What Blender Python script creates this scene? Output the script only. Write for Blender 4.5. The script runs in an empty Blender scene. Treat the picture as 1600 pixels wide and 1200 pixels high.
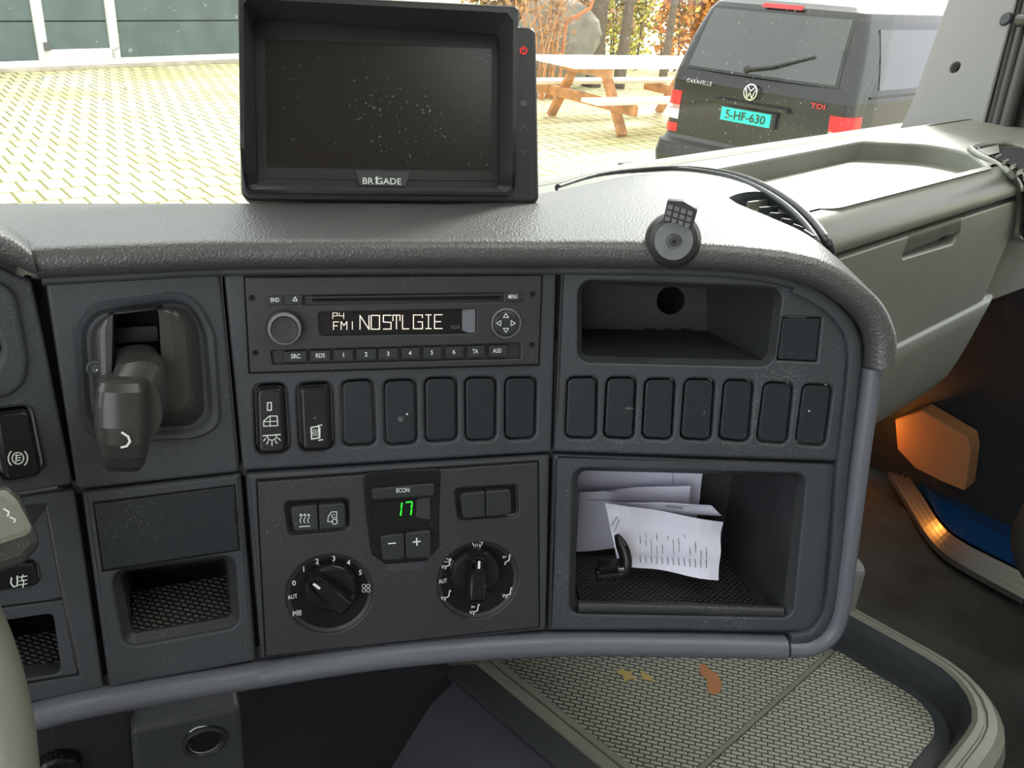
import bpy, bmesh, math, random
from math import sin, cos, tan, radians, pi, sqrt, atan2
from mathutils import Vector, Matrix
from mathutils.geometry import tessellate_polygon
random.seed(7)
SC = bpy.context.scene; COL = SC.collection
V = Vector
# ---------------------------------------------------------------- camera, world, lights, exposure
FPX = 1400.0; PITCH = radians(25); ROLL = radians(3.7); CAM = V((0, 0, 2.15))
_f = V((0, cos(PITCH), -sin(PITCH))); _u = V((0, sin(PITCH), cos(PITCH))); _r = V((1, 0, 0))
CR = _r*cos(ROLL) + _u*sin(ROLL); CU = _u*cos(ROLL) - _r*sin(ROLL); CF = _f
cd = bpy.data.cameras.new('camera'); cam = bpy.data.objects.new('camera', cd); COL.objects.link(cam)
cd.sensor_fit = 'HORIZONTAL'; cd.sensor_width = 36; cd.lens = FPX/1600*36; cd.clip_start = .01; cd.clip_end = 300
cam.matrix_world = Matrix(((CR.x, CU.x, -CF.x, CAM.x), (CR.y, CU.y, -CF.y, CAM.y), (CR.z, CU.z, -CF.z, CAM.z), (0, 0, 0, 1)))
SC.camera = cam
LV = V((sqrt(.5), sqrt(.5), 0)); WV = V((-sqrt(.5), sqrt(.5), 0)); ZV = V((0, 0, 1))   # truck: rightwards, forwards, up
def T(l, w, z): return LV*l + WV*w + V((0, 0, z))

world = bpy.data.worlds.new('overcast'); SC.world = world; world.use_nodes = True
nt = world.node_tree; nt.nodes.clear()
wo = nt.nodes.new('ShaderNodeOutputWorld'); bg = nt.nodes.new('ShaderNodeBackground'); tc = nt.nodes.new('ShaderNodeTexCoord')
sx = nt.nodes.new('ShaderNodeSeparateXYZ'); cr = nt.nodes.new('ShaderNodeValToRGB')
nt.links.new(tc.outputs['Generated'], sx.inputs[0]); nt.links.new(sx.outputs['Z'], cr.inputs[0])
cr.color_ramp.elements[0].position = 0.0; cr.color_ramp.elements[0].color = (.80, .85, .90, 1)
cr.color_ramp.elements[1].position = .8; cr.color_ramp.elements[1].color = (1.0, .99, .97, 1)
nt.links.new(cr.outputs[0], bg.inputs[0]); bg.inputs[1].default_value = 2.6; nt.links.new(bg.outputs[0], wo.inputs[0])
sd = bpy.data.lights.new('sun', 'SUN'); sun = bpy.data.objects.new('sun', sd); COL.objects.link(sun)
sd.energy = 5.5; sd.angle = radians(14); sd.color = (1, .97, .9)
sun.rotation_euler = V((-.42, -.93, -.52)).to_track_quat('-Z', 'Y').to_euler(); sun.location = (0, 0, 8)
SC.view_settings.view_transform = 'Standard'; SC.view_settings.look = 'None'
SC.view_settings.exposure = 0.35; SC.view_settings.gamma = 1; SC.view_settings.use_curve_mapping = False

# ---------------------------------------------------------------- materials
def mat(name, col, rough=.5, metal=0, spec=.5, bump=None, scale=400, bstr=.3, bdist=.0006, dust=0, dustcol=(.32, .33, .34), var=0, varscale=8,
        coat=0, emit=None, estr=0, trans=0, alpha=None, dscale=900, stretch=None):
    m = bpy.data.materials.new(name); m.use_nodes = True; n = m.node_tree.nodes; L = m.node_tree.links
    b = n['Principled BSDF']
    b.inputs['Base Color'].default_value = (*col, 1); b.inputs['Roughness'].default_value = rough; b.inputs['Metallic'].default_value = metal
    b.inputs['Specular IOR Level'].default_value = spec
    if coat: b.inputs['Coat Weight'].default_value = coat; b.inputs['Coat Roughness'].default_value = .04
    if emit: b.inputs['Emission Color'].default_value = (*emit, 1); b.inputs['Emission Strength'].default_value = estr
    if trans: b.inputs['Transmission Weight'].default_value = trans
    t = n.new('ShaderNodeTexCoord'); src = t.outputs['Object']
    if stretch:
        mp = n.new('ShaderNodeMapping'); mp.inputs['Scale'].default_value = stretch; L.new(src, mp.inputs[0]); bsrc = mp.outputs[0]
    else: bsrc = src
    csock = None
    if var:
        nz = n.new('ShaderNodeTexNoise'); nz.inputs['Scale'].default_value = varscale; nz.inputs['Detail'].default_value = 6; L.new(bsrc, nz.inputs[0])
        rp = n.new('ShaderNodeValToRGB'); L.new(nz.outputs[0], rp.inputs[0])
        rp.color_ramp.elements[0].position = .3; rp.color_ramp.elements[0].color = tuple(c*(1-var) for c in col)+(1,)
        rp.color_ramp.elements[1].position = .7; rp.color_ramp.elements[1].color = tuple(min(1, c*(1+var)) for c in col)+(1,)
        csock = rp.outputs[0]; L.new(csock, b.inputs['Base Color'])
    if dust:
        nz = n.new('ShaderNodeTexNoise'); nz.inputs['Scale'].default_value = dscale; nz.inputs['Detail'].default_value = 3; L.new(src, nz.inputs[0])
        n2 = n.new('ShaderNodeTexNoise'); n2.inputs['Scale'].default_value = 14; n2.inputs['Detail'].default_value = 4; L.new(src, n2.inputs[0])
        ml = n.new('ShaderNodeMath'); ml.operation = 'ADD'; L.new(nz.outputs[0], ml.inputs[0]); 
        m2 = n.new('ShaderNodeMath'); m2.operation = 'MULTIPLY'; m2.inputs[1].default_value = .5; L.new(n2.outputs[0], m2.inputs[0]); L.new(m2.outputs[0], ml.inputs[1])
        rp = n.new('ShaderNodeValToRGB'); L.new(ml.outputs[0], rp.inputs[0])
        rp.color_ramp.elements[0].position = .90; rp.color_ramp.elements[0].color = (0, 0, 0, 1)
        rp.color_ramp.elements[1].position = 1.02; rp.color_ramp.elements[1].color = (dust, dust, dust, 1)
        mx = n.new('ShaderNodeMixRGB'); L.new(rp.outputs[0], mx.inputs[0]); mx.inputs[2].default_value = (*dustcol, 1)
        if csock: L.new(csock, mx.inputs[1])
        else: mx.inputs[1].default_value = (*col, 1)
        L.new(mx.outputs[0], b.inputs['Base Color'])
    if bump:
        if bump == 'noise':
            tx = n.new('ShaderNodeTexNoise'); tx.inputs['Scale'].default_value = scale; tx.inputs['Detail'].default_value = 4; out = tx.outputs[0]
        elif bump == 'voronoi':
            tx = n.new('ShaderNodeTexVoronoi'); tx.inputs['Scale'].default_value = scale; tx.feature = 'SMOOTH_F1'; out = tx.outputs['Distance']
        elif bump == 'wave':
            tx = n.new('ShaderNodeTexWave'); tx.inputs['Scale'].default_value = scale; out = tx.outputs['Color']
        L.new(bsrc, tx.inputs[0])
        bp = n.new('ShaderNodeBump'); bp.inputs['Strength'].default_value = bstr; bp.inputs['Distance'].default_value = bdist
        L.new(out, bp.inputs['Height']); L.new(bp.outputs[0], b.inputs['Normal'])
    return m
M = {}
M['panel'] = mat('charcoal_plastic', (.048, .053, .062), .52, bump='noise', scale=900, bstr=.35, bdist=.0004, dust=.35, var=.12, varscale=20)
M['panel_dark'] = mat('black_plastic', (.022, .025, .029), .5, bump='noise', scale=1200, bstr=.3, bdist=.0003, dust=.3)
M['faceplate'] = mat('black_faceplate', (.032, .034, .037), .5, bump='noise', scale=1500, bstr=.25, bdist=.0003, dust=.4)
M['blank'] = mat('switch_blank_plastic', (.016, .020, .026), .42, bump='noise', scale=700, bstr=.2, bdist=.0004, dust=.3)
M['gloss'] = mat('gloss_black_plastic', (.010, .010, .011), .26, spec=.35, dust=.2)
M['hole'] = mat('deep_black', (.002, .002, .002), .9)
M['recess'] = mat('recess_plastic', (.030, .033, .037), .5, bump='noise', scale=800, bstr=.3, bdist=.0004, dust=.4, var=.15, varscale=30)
M['pad'] = mat('grained_soft_pad', (.068, .068, .070), .42, spec=1.0, bump='voronoi', scale=680, bstr=.42, bdist=.0010, dust=.25, dustcol=(.5, .5, .5))
M['trim'] = mat('grey_trim', (.125, .132, .16), .38, bump='noise', scale=900, bstr=.25, bdist=.0004, dust=.3)
M['dash'] = mat('grey_dash_plastic', (.22, .23, .19), .45, spec=.7, bump='noise', scale=500, bstr=.35, bdist=.0006, dust=.15, var=.08, varscale=12)
M['white'] = mat('white_print', (.75, .78, .75), .5, emit=(.8, .85, .8), estr=.05)
M['chrome'] = mat('bright_metal', (.55, .55, .54), .22, metal=1)
M['lcdw'] = mat('lcd_segments', (.6, .55, .5), .4, emit=(1, .86, .72), estr=.55)
M['green'] = mat('green_segments', (.0, .2, .01), .4, emit=(.03, 1, .03), estr=.9)
M['redicon'] = mat('red_icon', (.4, .01, .01), .4, emit=(1, .02, .02), estr=.7)
M['greyicon'] = mat('grey_icon', (.12, .12, .12), .5)
M['screen'] = mat('screen_glass', (.020, .017, .015), .22, dust=.3, dustcol=(.7, .7, .7), dscale=420)
M['bezel'] = mat('monitor_plastic', (.022, .022, .024), .38, bump='noise', scale=1200, bstr=.2, bdist=.0003, dust=.2)
M['bezel_side'] = mat('hood_inside', (.045, .046, .052), .5)
M['paper'] = mat('white_paper', (.80, .80, .95), .75, bump='noise', scale=40, bstr=.25, bdist=.002)
M['ink'] = mat('printed_ink', (.16, .17, .2), .7)
M['mount'] = mat('mount_rubber', (.035, .036, .036), .5, bump='noise', scale=700, bstr=.2, bdist=.0003)
M['mount_disc'] = mat('mount_disc', (.17, .18, .185), .5, bump='noise', scale=700, bstr=.2, bdist=.0003)
M['steer'] = mat('steering_leather', (.20, .20, .165), .45, bump='voronoi', scale=700, bstr=.3, bdist=.0004)  # pale olive base stands in for the sheen on the dark rim
M['lever'] = mat('lever_plastic', (.045, .045, .043), .27, dust=.15)
M['floor'] = mat('dark_floor_rubber', (.045, .048, .045), .8, bump='noise', scale=60, bstr=.5, bdist=.003, var=.5, varscale=9)
M['seat'] = mat('seat_fabric', (.07, .07, .068), .9, bump='noise', scale=400, bstr=.5, bdist=.001)
M['blue'] = mat('blue_paint', (.003, .045, .17), .3, coat=.5)
M['alu'] = mat('ribbed_aluminium', (.5, .5, .5), .3, metal=.9)
M['cabw'] = mat('cab_liner', (.32, .31, .29), .85)
M['pillar'] = mat('pillar_plastic', (.21, .213, .215), .6, bump='noise', scale=300, bstr=.2, bdist=.0006, dust=.1)
M['seal'] = mat('door_seal_rubber', (.045, .045, .042), .5)
M['amber'] = mat('amber_lens', (.7, .25, .02), .4, emit=(1, .35, .03), estr=1.5)
M['flank'] = mat('flank_plastic', (.085, .090, .108), .5, bump='noise', scale=900, bstr=.25, bdist=.0004)
M['stain'] = mat('orange_wax', (.50, .22, .10), .6)
M['scrap'] = mat('yellow_leaf_scrap', (.55, .42, .15), .7)
M['pocketm'] = mat('brown_pocket', (.40, .20, .09), .5)
# mats with raised texture
def patterned(name, c1, c2, bw, rh, mortar, rough=.5, bstr=.8, bdist=.002, rot=0, offset=.5, warp=0, stain=False):
    m = bpy.data.materials.new(name); m.use_nodes = True; n = m.node_tree.nodes; L = m.node_tree.links; b = n['Principled BSDF']
    t = n.new('ShaderNodeTexCoord'); mp = n.new('ShaderNodeMapping'); mp.inputs['Rotation'].default_value = (0, 0, rot)
    L.new(t.outputs['Object'], mp.inputs[0])
    br = n.new('ShaderNodeTexBrick'); L.new(mp.outputs[0], br.inputs[0])
    br.inputs['Scale'].default_value = 1; br.inputs['Brick Width'].default_value = bw; br.inputs['Row Height'].default_value = rh
    br.inputs['Mortar Size'].default_value = mortar; br.inputs['Mortar Smooth'].default_value = .6; br.offset = offset
    br.inputs['Color1'].default_value = (*c1, 1); br.inputs['Color2'].default_value = (*c1, 1); br.inputs['Mortar'].default_value = (*c2, 1)
    L.new(br.outputs['Color'], b.inputs['Base Color']); b.inputs['Roughness'].default_value = rough
    bp = n.new('ShaderNodeBump'); bp.inputs['Strength'].default_value = bstr; bp.inputs['Distance'].default_value = bdist; bp.invert = True
    L.new(br.outputs['Fac'], bp.inputs['Height']); L.new(bp.outputs[0], b.inputs['Normal'])
    return m, n, L, b, br, t
M['mat_black'] = patterned('black_ribbed_mat', (.085, .08, .075), (.012, .012, .012), .0046, .0027, .0009, .25, 1, .0016)[0]
m_, n_, L_, b_, br_, t_ = patterned('grey_tread_mat', (.42, .44, .37), (.10, .11, .09), .0145, .0062, .0012, .42, 1, .0018, rot=radians(12))
nz = n_.new('ShaderNodeTexNoise'); nz.inputs['Scale'].default_value = 5; L_.new(t_.outputs['Object'], nz.inputs[0])
M['tread'] = m_

# brick yard: running-bond clinkers, mossy, partly wet
m = bpy.data.materials.new('brick_yard'); m.use_nodes = True; n = m.node_tree.nodes; L = m.node_tree.links; b = n['Principled BSDF']
t = n.new('ShaderNodeTexCoord'); mp = n.new('ShaderNodeMapping'); mp.inputs['Rotation'].default_value = (0, 0, radians(-38)); L.new(t.outputs['Object'], mp.inputs[0])
br = n.new('ShaderNodeTexBrick'); L.new(mp.outputs[0], br.inputs[0]); br.inputs['Scale'].default_value = 1
br.inputs['Brick Width'].default_value = .21; br.inputs['Row Height'].default_value = .42; br.inputs['Mortar Size'].default_value = .017; br.inputs['Mortar Smooth'].default_value = .3
br.inputs['Color1'].default_value = (.74, .70, .50, 1); br.inputs['Color2'].default_value = (.64, .61, .38, 1); br.inputs['Mortar'].default_value = (.16, .17, .06, 1)
n1 = n.new('ShaderNodeTexNoise'); n1.inputs['Scale'].default_value = .55; n1.inputs['Detail'].default_value = 5; L.new(t.outputs['Object'], n1.inputs[0])
rp = n.new('ShaderNodeValToRGB'); L.new(n1.outputs[0], rp.inputs[0]); rp.color_ramp.elements[0].position = .38; rp.color_ramp.elements[0].color = (.62, .54, .18, 1)
rp.color_ramp.elements[1].position = .62; rp.color_ramp.elements[1].color = (1, 1, 1, 1)
mx = n.new('ShaderNodeMixRGB'); mx.blend_type = 'MULTIPLY'; mx.inputs[0].default_value = .6; L.new(br.outputs[0], mx.inputs[1]); L.new(rp.outputs[0], mx.inputs[2]); L.new(mx.outputs[0], b.inputs['Base Color'])
rr = n.new('ShaderNodeValToRGB'); L.new(n1.outputs[0], rr.inputs[0]); rr.color_ramp.elements[0].position = .42; rr.color_ramp.elements[0].color = (.75,)*3+(1,)
rr.color_ramp.elements[1].position = .6; rr.color_ramp.elements[1].color = (.32,)*3+(1,); L.new(rr.outputs[0], b.inputs['Roughness'])
bp = n.new('ShaderNodeBump'); bp.invert = True; bp.inputs['Strength'].default_value = .4; bp.inputs['Distance'].default_value = .01; L.new(br.outputs['Fac'], bp.inputs['Height']); L.new(bp.outputs[0], b.inputs['Normal'])
M['yard'] = m
# windscreen glass: clear pane with a fine reflection and dried splashes
m = bpy.data.materials.new('windscreen_glass'); m.use_nodes = True; n = m.node_tree.nodes; L = m.node_tree.links; n.clear()
o = n.new('ShaderNodeOutputMaterial'); tr = n.new('ShaderNodeBsdfTransparent'); gl = n.new('ShaderNodeBsdfGlossy'); df = n.new('ShaderNodeBsdfDiffuse')
tr.inputs[0].default_value = (.95, .97, .95, 1); gl.inputs['Roughness'].default_value = .02; df.inputs[0].default_value = (.85, .85, .82, 1)
lw = n.new('ShaderNodeLayerWeight'); lw.inputs[0].default_value = .5; pw = n.new('ShaderNodeMath'); pw.operation = 'POWER'; pw.inputs[1].default_value = 5; L.new(lw.outputs['Facing'], pw.inputs[0])
fr = n.new('ShaderNodeMath'); fr.operation = 'MULTIPLY_ADD'; fr.inputs[1].default_value = .5; fr.inputs[2].default_value = .025; L.new(pw.outputs[0], fr.inputs[0])
mx1 = n.new('ShaderNodeMixShader'); mx2 = n.new('ShaderNodeMixShader')
L.new(fr.outputs[0], mx1.inputs[0]); L.new(tr.outputs[0], mx1.inputs[1]); L.new(gl.outputs[0], mx1.inputs[2])
t = n.new('ShaderNodeTexCoord'); nz = n.new('ShaderNodeTexNoise'); nz.inputs['Scale'].default_value = 150; nz.inputs['Detail'].default_value = 1; L.new(t.outputs['Object'], nz.inputs[0])
rp = n.new('ShaderNodeValToRGB'); L.new(nz.outputs[0], rp.inputs[0]); rp.color_ramp.elements[0].position = .745; rp.color_ramp.elements[0].color = (.0, .0, .0, 1)
rp.color_ramp.elements[1].position = .765; rp.color_ramp.elements[1].color = (.8,)*3+(1,)
L.new(rp.outputs[0], mx2.inputs[0]); L.new(mx1.outputs[0], mx2.inputs[1]); L.new(df.outputs[0], mx2.inputs[2]); L.new(mx2.outputs[0], o.inputs[0])
M['glass'] = m
# outdoors
M['door_panel'] = mat('garage_panel', (.10, .135, .135), .6, bump='noise', scale=3, bstr=.2, bdist=.02, var=.15, varscale=2)
M['white_frame'] = mat('white_door_frame', (.8, .8, .76), .5)
M['conc'] = mat('concrete_base', (.45, .40, .33), .8, var=.2, varscale=3)
M['wood'] = mat('pine_boards', (.52, .24, .10), .6, var=.3, varscale=6, bump='noise', scale=30, bstr=.4, bdist=.004)
M['wood_top'] = mat('weathered_bleached_boards', (.82, .77, .68), .45, var=.1, varscale=3, bump='noise', scale=18, bstr=.3, bdist=.004)
M['car'] = mat('black_car_paint', (.008, .008, .009), .28, coat=.25, spec=.4)
M['carglass'] = mat('tinted_glass', (.03, .035, .035), .06, spec=.8)
M['cartrim'] = mat('car_black_trim', (.02, .02, .02), .5)
M['tailred'] = mat('red_tail_lens', (.6, .01, .015), .15, emit=(.8, .02, .03), estr=.12)
M['tailwhite'] = mat('clear_tail_lens', (.75, .72, .72), .15)
M['plate'] = mat('turquoise_plate', (.0, .62, .52), .4)
M['black'] = mat('black_letters', (.01, .01, .01), .5)
M['tyre'] = mat('tyre_rubber', (.02, .02, .02), .8)
M['bark'] = mat('bark', (.11, .08, .06), .9, bump='noise', scale=20, bstr=.8, bdist=.02, var=.3, varscale=7)
M['leaf1'] = mat('orange_leaves', (.62, .24, .035), .6, var=.45, varscale=3)
M['leaf2'] = mat('yellow_green_leaves', (.55, .5, .08), .6, var=.4, varscale=3)
M['leaf3'] = mat('brown_leaves', (.36, .19, .08), .7, var=.4, varscale=3)
M['stone'] = mat('grey_stone', (.17, .155, .13), .8, bump='noise', scale=5, bstr=.8, bdist=.05, var=.35, varscale=3)
M['rustiron'] = mat('orange_iron', (.6, .17, .06), .6)

# ---------------------------------------------------------------- geometry helpers
def ray(x, y): return CF*FPX + CR*(x-800) - CU*(y-600)
WL = {}
class MB:
    def __init__(s): s.v = []; s.f = []; s.m = []; s.mats = []; s.sm = []
    def mi(s, m):
        m = M[m] if isinstance(m, str) else m
        if m not in s.mats: s.mats.append(m)
        return s.mats.index(m)
    def add(s, vs, fs, m, smooth=False):
        k = len(s.v); i = s.mi(m); s.v += [V(p) for p in vs]
        for f in fs: s.f.append([k+a for a in f]); s.m.append(i); s.sm.append(smooth)
        return s
    def build(s, name, parent=None, origin=None, label=None, cat=None, group=None, kind=None, recalc=True):
        me = bpy.data.meshes.new(name)
        if parent is not None: o0 = WL[parent.name]
        elif origin is not None: o0 = V(origin)
        else:
            lo = [min(p[i] for p in s.v) for i in range(3)]; hi = [max(p[i] for p in s.v) for i in range(3)]
            o0 = V(((lo[0]+hi[0])/2, (lo[1]+hi[1])/2, lo[2]))
        me.from_pydata([p-o0 for p in s.v], [], s.f)
        for m in s.mats: me.materials.append(m)
        me.polygons.foreach_set('material_index', s.m); me.polygons.foreach_set('use_smooth', s.sm)
        if recalc:
            bm = bmesh.new(); bm.from_mesh(me); bmesh.ops.recalc_face_normals(bm, faces=bm.faces); bm.to_mesh(me); bm.free()
        o = bpy.data.objects.new(name, me); COL.objects.link(o)
        if parent is not None: o.parent = parent; o.location = (0, 0, 0)
        else: o.location = o0
        WL[o.name] = o0
        return tag(o, label, cat, group, kind)
def tag(o, label=None, cat=None, group=None, kind=None):
    if label: o['label'] = label
    if cat: o['category'] = cat
    if group: o['group'] = group
    if kind: o['kind'] = kind
    return o
def empty(name, loc, label, cat, group=None, kind=None):
    o = bpy.data.objects.new(name, None); COL.objects.link(o); o.location = loc; o.empty_display_size = .02; WL[o.name] = V(loc)
    return tag(o, label, cat, group, kind)

class Pl:
    """a plane standing in the cab: origin, right axis, up axis, normal towards the driver"""
    def __init__(s, o, ex, n): s.o = V(o); s.n = V(n).normalized(); s.ex = (V(ex) - s.n*V(ex).dot(s.n)).normalized(); s.ey = s.n.cross(s.ex)
    @staticmethod
    def yl(o, yaw, lean):
        y = radians(yaw); a = radians(lean); h = V((sin(y), -cos(y), 0)); n = h*cos(a)+ZV*sin(a)
        return Pl(o, V((cos(y), sin(y), 0)), n)
    def hit(s, x, y, h=0):
        d = ray(x, y); return CAM + d*((s.o + s.n*h - CAM).dot(s.n)/d.dot(s.n))
    def uv(s, x, y, h=0):
        p = s.hit(x, y, h)-s.o; return (p.dot(s.ex), p.dot(s.ey))
    def P(s, u, v, h=0): return s.o + s.ex*u + s.ey*v + s.n*h
    def poly(s, pts, h=0): return [s.uv(*p, h) for p in pts]
def area2(p): return sum(p[i][0]*p[(i+1) % len(p)][1]-p[(i+1) % len(p)][0]*p[i][1] for i in range(len(p)))/2
def ccw(p): return p if area2(p) > 0 else p[::-1]
def rnd(p, r, seg=5):
    p = list(p); n = len(p); out = []; rs = list(r) if isinstance(r, (list, tuple)) else [r]*n
    if area2(p) < 0: p = p[::-1]; rs = rs[::-1]
    for i in range(n):
        a = V(p[i-1]); b = V(p[i]); c = V(p[(i+1) % n]); d1 = (a-b); d2 = (c-b); l1 = d1.length; l2 = d2.length; d1.normalize(); d2.normalize()
        ang = d1.angle(d2)
        if rs[i] <= 0 or ang > pi-.05: out.append((b.x, b.y)); continue
        t = min(rs[i]/tan(ang/2), l1*.48, l2*.48); rr = t*tan(ang/2)
        cc = b + (d1+d2).normalized()*(rr/sin(ang/2)); s0 = b+d1*t-cc; s1 = b+d2*t-cc
        a0 = atan2(s0.y, s0.x); a1 = atan2(s1.y, s1.x); da = (a1-a0+pi) % (2*pi)-pi
        for k in range(seg+1):
            q = a0+da*k/seg; out.append((cc.x+rr*cos(q), cc.y+rr*sin(q)))
    return out
def inset(p, d):
    n = len(p); out = []
    for i in range(n):
        a = V(p[i-1]); b = V(p[i]); c = V(p[(i+1) % n])
        e1 = (b-a); e2 = (c-b)
        if e1.length < 1e-9 or e2.length < 1e-9: out.append(tuple(b)); continue
        e1.normalize(); e2.normalize(); n1 = V((-e1.y, e1.x)); n2 = V((-e2.y, e2.x)); m = n1+n2
        if m.length < 1e-6: m = n1.copy()
        m.normalize(); k = max(.35, m.dot(n1)); q = b+m*(d/k); out.append((q.x, q.y))
    return out
def circ(c, r, seg=32, ry=None): return [(c[0]+r*cos(2*pi*k/seg), c[1]+(ry or r)*sin(2*pi*k/seg)) for k in range(seg)]
def strip(mb, A, B, m, smooth=True):
    n = len(A); mb.add(list(A)+list(B), [(i, (i+1) % n, n+(i+1) % n, n+i) for i in range(n)], m, smooth)
def cap(mb, pl, loops, h, m):
    vs = []; 
    for lp in loops: vs += lp
    tri = tessellate_polygon([[V((x, y, 0)) for x, y in lp] for lp in loops])
    mb.add([pl.P(x, y, h) for x, y in vs], tri, m)
def extr(mb, pl, poly, h0, h1, m, bev=.0008, holes=(), hbev=.0006, hdepth=None, seg=3, back=False, mh=None):
    """solid plate between two heights; rounded front edge; holes with a chamfered lip"""
    poly = ccw(poly); P3 = lambda lp, h: [pl.P(x, y, h) for x, y in lp]
    prev = P3(poly, h0); q = poly
    for k in range(seg+1):
        a = pi/2*k/seg; ins = bev*(1-cos(a)); hh = h1-bev+bev*sin(a); q = inset(poly, ins) if ins > 0 else poly
        cur = P3(q, hh); strip(mb, prev, cur, m); prev = cur
        if bev <= 0: break
    hl = []
    for ho in holes:
        ho = ccw(ho); wide = inset(ho, -hbev); hl.append(wide)
        a = P3(wide, h1); b = P3(inset(ho, -hbev*.3), h1-hbev*.35); c = P3(ho, h1-hbev); strip(mb, a, b, mh or m); strip(mb, b, c, mh or m)
        strip(mb, c, P3(ho, hdepth if hdepth is not None else h0), mh or m)
    cap(mb, pl, [q]+hl, h1, m)
    if back: cap(mb, pl, [poly], h0, m)
def lathe(mb, o, ax, prof, m, seg=40, capend=True, start=None):
    ax = V(ax).normalized(); e = ax.orthogonal().normalized(); g = ax.cross(e); rings = []
    for r, h in prof: rings.append([V(o)+ax*h+(e*cos(2*pi*k/seg)+g*sin(2*pi*k/seg))*r for k in range(seg)])
    for a, b in zip(rings, rings[1:]): strip(mb, a, b, m)
    if capend: mb.add(rings[-1], [list(range(seg))], m)
def tube(mb, pts, r, m, seg=10, caps=True, flat=1.0, up=None):
    pts = [V(p) for p in pts]; rings = []; n = len(pts); rs = r if isinstance(r, (list, tuple)) else [r]*n; e = None
    for i in range(n):
        t = (pts[min(i+1, n-1)]-pts[max(i-1, 0)]).normalized()
        if e is None: e = t.orthogonal().normalized() if up is None else V(up)
        e = (e-t*e.dot(t)).normalized(); g = t.cross(e)
        rings.append([pts[i]+(e*cos(2*pi*k/seg)*flat+g*sin(2*pi*k/seg))*rs[i] for k in range(seg)])
    for a, b in zip(rings, rings[1:]): strip(mb, a, b, m)
    if caps: mb.add(rings[0], [list(range(seg))], m); mb.add(rings[-1], [list(range(seg))], m)
def loft(mb, rings, m, closed=True, smooth=True, cap0=False, cap1=False):
    n = len(rings[0])
    for a, b in zip(rings, rings[1:]):
        k = n if closed else n-1
        mb.add(list(a)+list(b), [(i, (i+1) % n, n+(i+1) % n, n+i) for i in range(k)], m, smooth)
    if cap0: mb.add(rings[0], [list(range(n))], m)
    if cap1: mb.add(rings[-1], [list(range(n))], m)
def box(mb, c, sx, sy, sz, m, X=V((1, 0, 0)), Y=V((0, 1, 0)), Z=V((0, 0, 1)), bev=0):
    c = V(c); f = lambda a, b, d: c+X*(sx/2*a)+Y*(sy/2*b)+Z*(sz/2*d)
    if not bev:
        vs = [f(a, b, d) for d in (-1, 1) for b in (-1, 1) for a in (-1, 1)]
        mb.add(vs, [(0, 1, 3, 2), (4, 5, 7, 6), (0, 1, 5, 4), (2, 3, 7, 6), (0, 2, 6, 4), (1, 3, 7, 5)], m); return
    pl = Pl(c-Z*sz/2, X, Z); pl.ex = X; pl.ey = Y; pl.n = Z
    p = [(-sx/2, -sy/2), (sx/2, -sy/2), (sx/2, sy/2), (-sx/2, sy/2)]; q = rnd(p, bev, 4)
    P3 = lambda lp, h: [pl.P(x, y, h) for x, y in lp]; rings = []
    for k in range(4): a = pi/2*k/3; rings.append(P3(inset(q, bev*.98*(1-sin(a))), bev*(1-cos(a))))
    for k in range(4): a = pi/2*k/3; rings.append(P3(inset(q, bev*.98*(1-cos(a))), sz-bev+bev*sin(a)))
    loft(mb, rings, m, cap0=True, cap1=True)
def beam(mb, a, b, w, h, m, up=ZV, bev=0):
    a = V(a); b = V(b); X = (b-a).normalized(); Y = V(up).cross(X).normalized(); Z = X.cross(Y)
    box(mb, (a+b)/2, (b-a).length, w, h, m, X, Y, Z, bev)
_tc = {}
def tmesh(s):
    if s in _tc: return _tc[s]
    cu = bpy.data.curves.new('t', 'FONT'); cu.body = s; cu.align_x = 'CENTER'; cu.align_y = 'CENTER'; cu.offset = .012; cu.resolution_u = 3
    ob = bpy.data.objects.new('t', cu); COL.objects.link(ob); bpy.context.view_layer.update()
    me = bpy.data.meshes.new_from_object(ob); vs = [tuple(v.co) for v in me.vertices]; fs = [tuple(p.vertices) for p in me.polygons]
    bpy.data.objects.remove(ob); bpy.data.curves.remove(cu); bpy.data.meshes.remove(me); 
    if vs:
        cx = (min(v[0] for v in vs)+max(v[0] for v in vs))/2; cy = (min(v[1] for v in vs)+max(v[1] for v in vs))/2
        w = max(v[0] for v in vs)-min(v[0] for v in vs); hh = max(v[1] for v in vs)-min(v[1] for v in vs)
        vs = [(v[0]-cx, v[1]-cy) for v in vs]
    _tc[s] = (vs, fs, w, hh); return _tc[s]
def text(mb, pl, s, x, y, hgt, h, m='white', rot=0, width=None):
    """lettering centred on the spot, cap height hgt in metres"""
    vs, fs, w, hh = tmesh(s); k = hgt/hh; kx = width/w if width else k; u, v = pl.uv(x, y, h); c, sn = cos(rot), sin(rot)
    mb.add([pl.P(u+a*kx*c-b*k*sn, v+a*kx*sn+b*k*c, h) for a, b in vs], fs, m)
def stroke(mb, pl, pts, w, h, m='white', closed=False):
    """thin printed line through pixel points laid on the plane"""
    q = [V(pl.uv(*p, h)) for p in pts]
    if closed: q.append(q[0])
    for a, b in zip(q, q[1:]):
        d = b-a
        if d.length < 1e-7: continue
        d.normalize(); nn = V((-d.y, d.x))*w/2; e = d*w*.35
        mb.add([pl.P(*(a-e-nn), h), pl.P(*(b+e-nn), h), pl.P(*(b+e+nn), h), pl.P(*(a-e+nn), h)], [(0, 1, 2, 3)], m)
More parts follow.
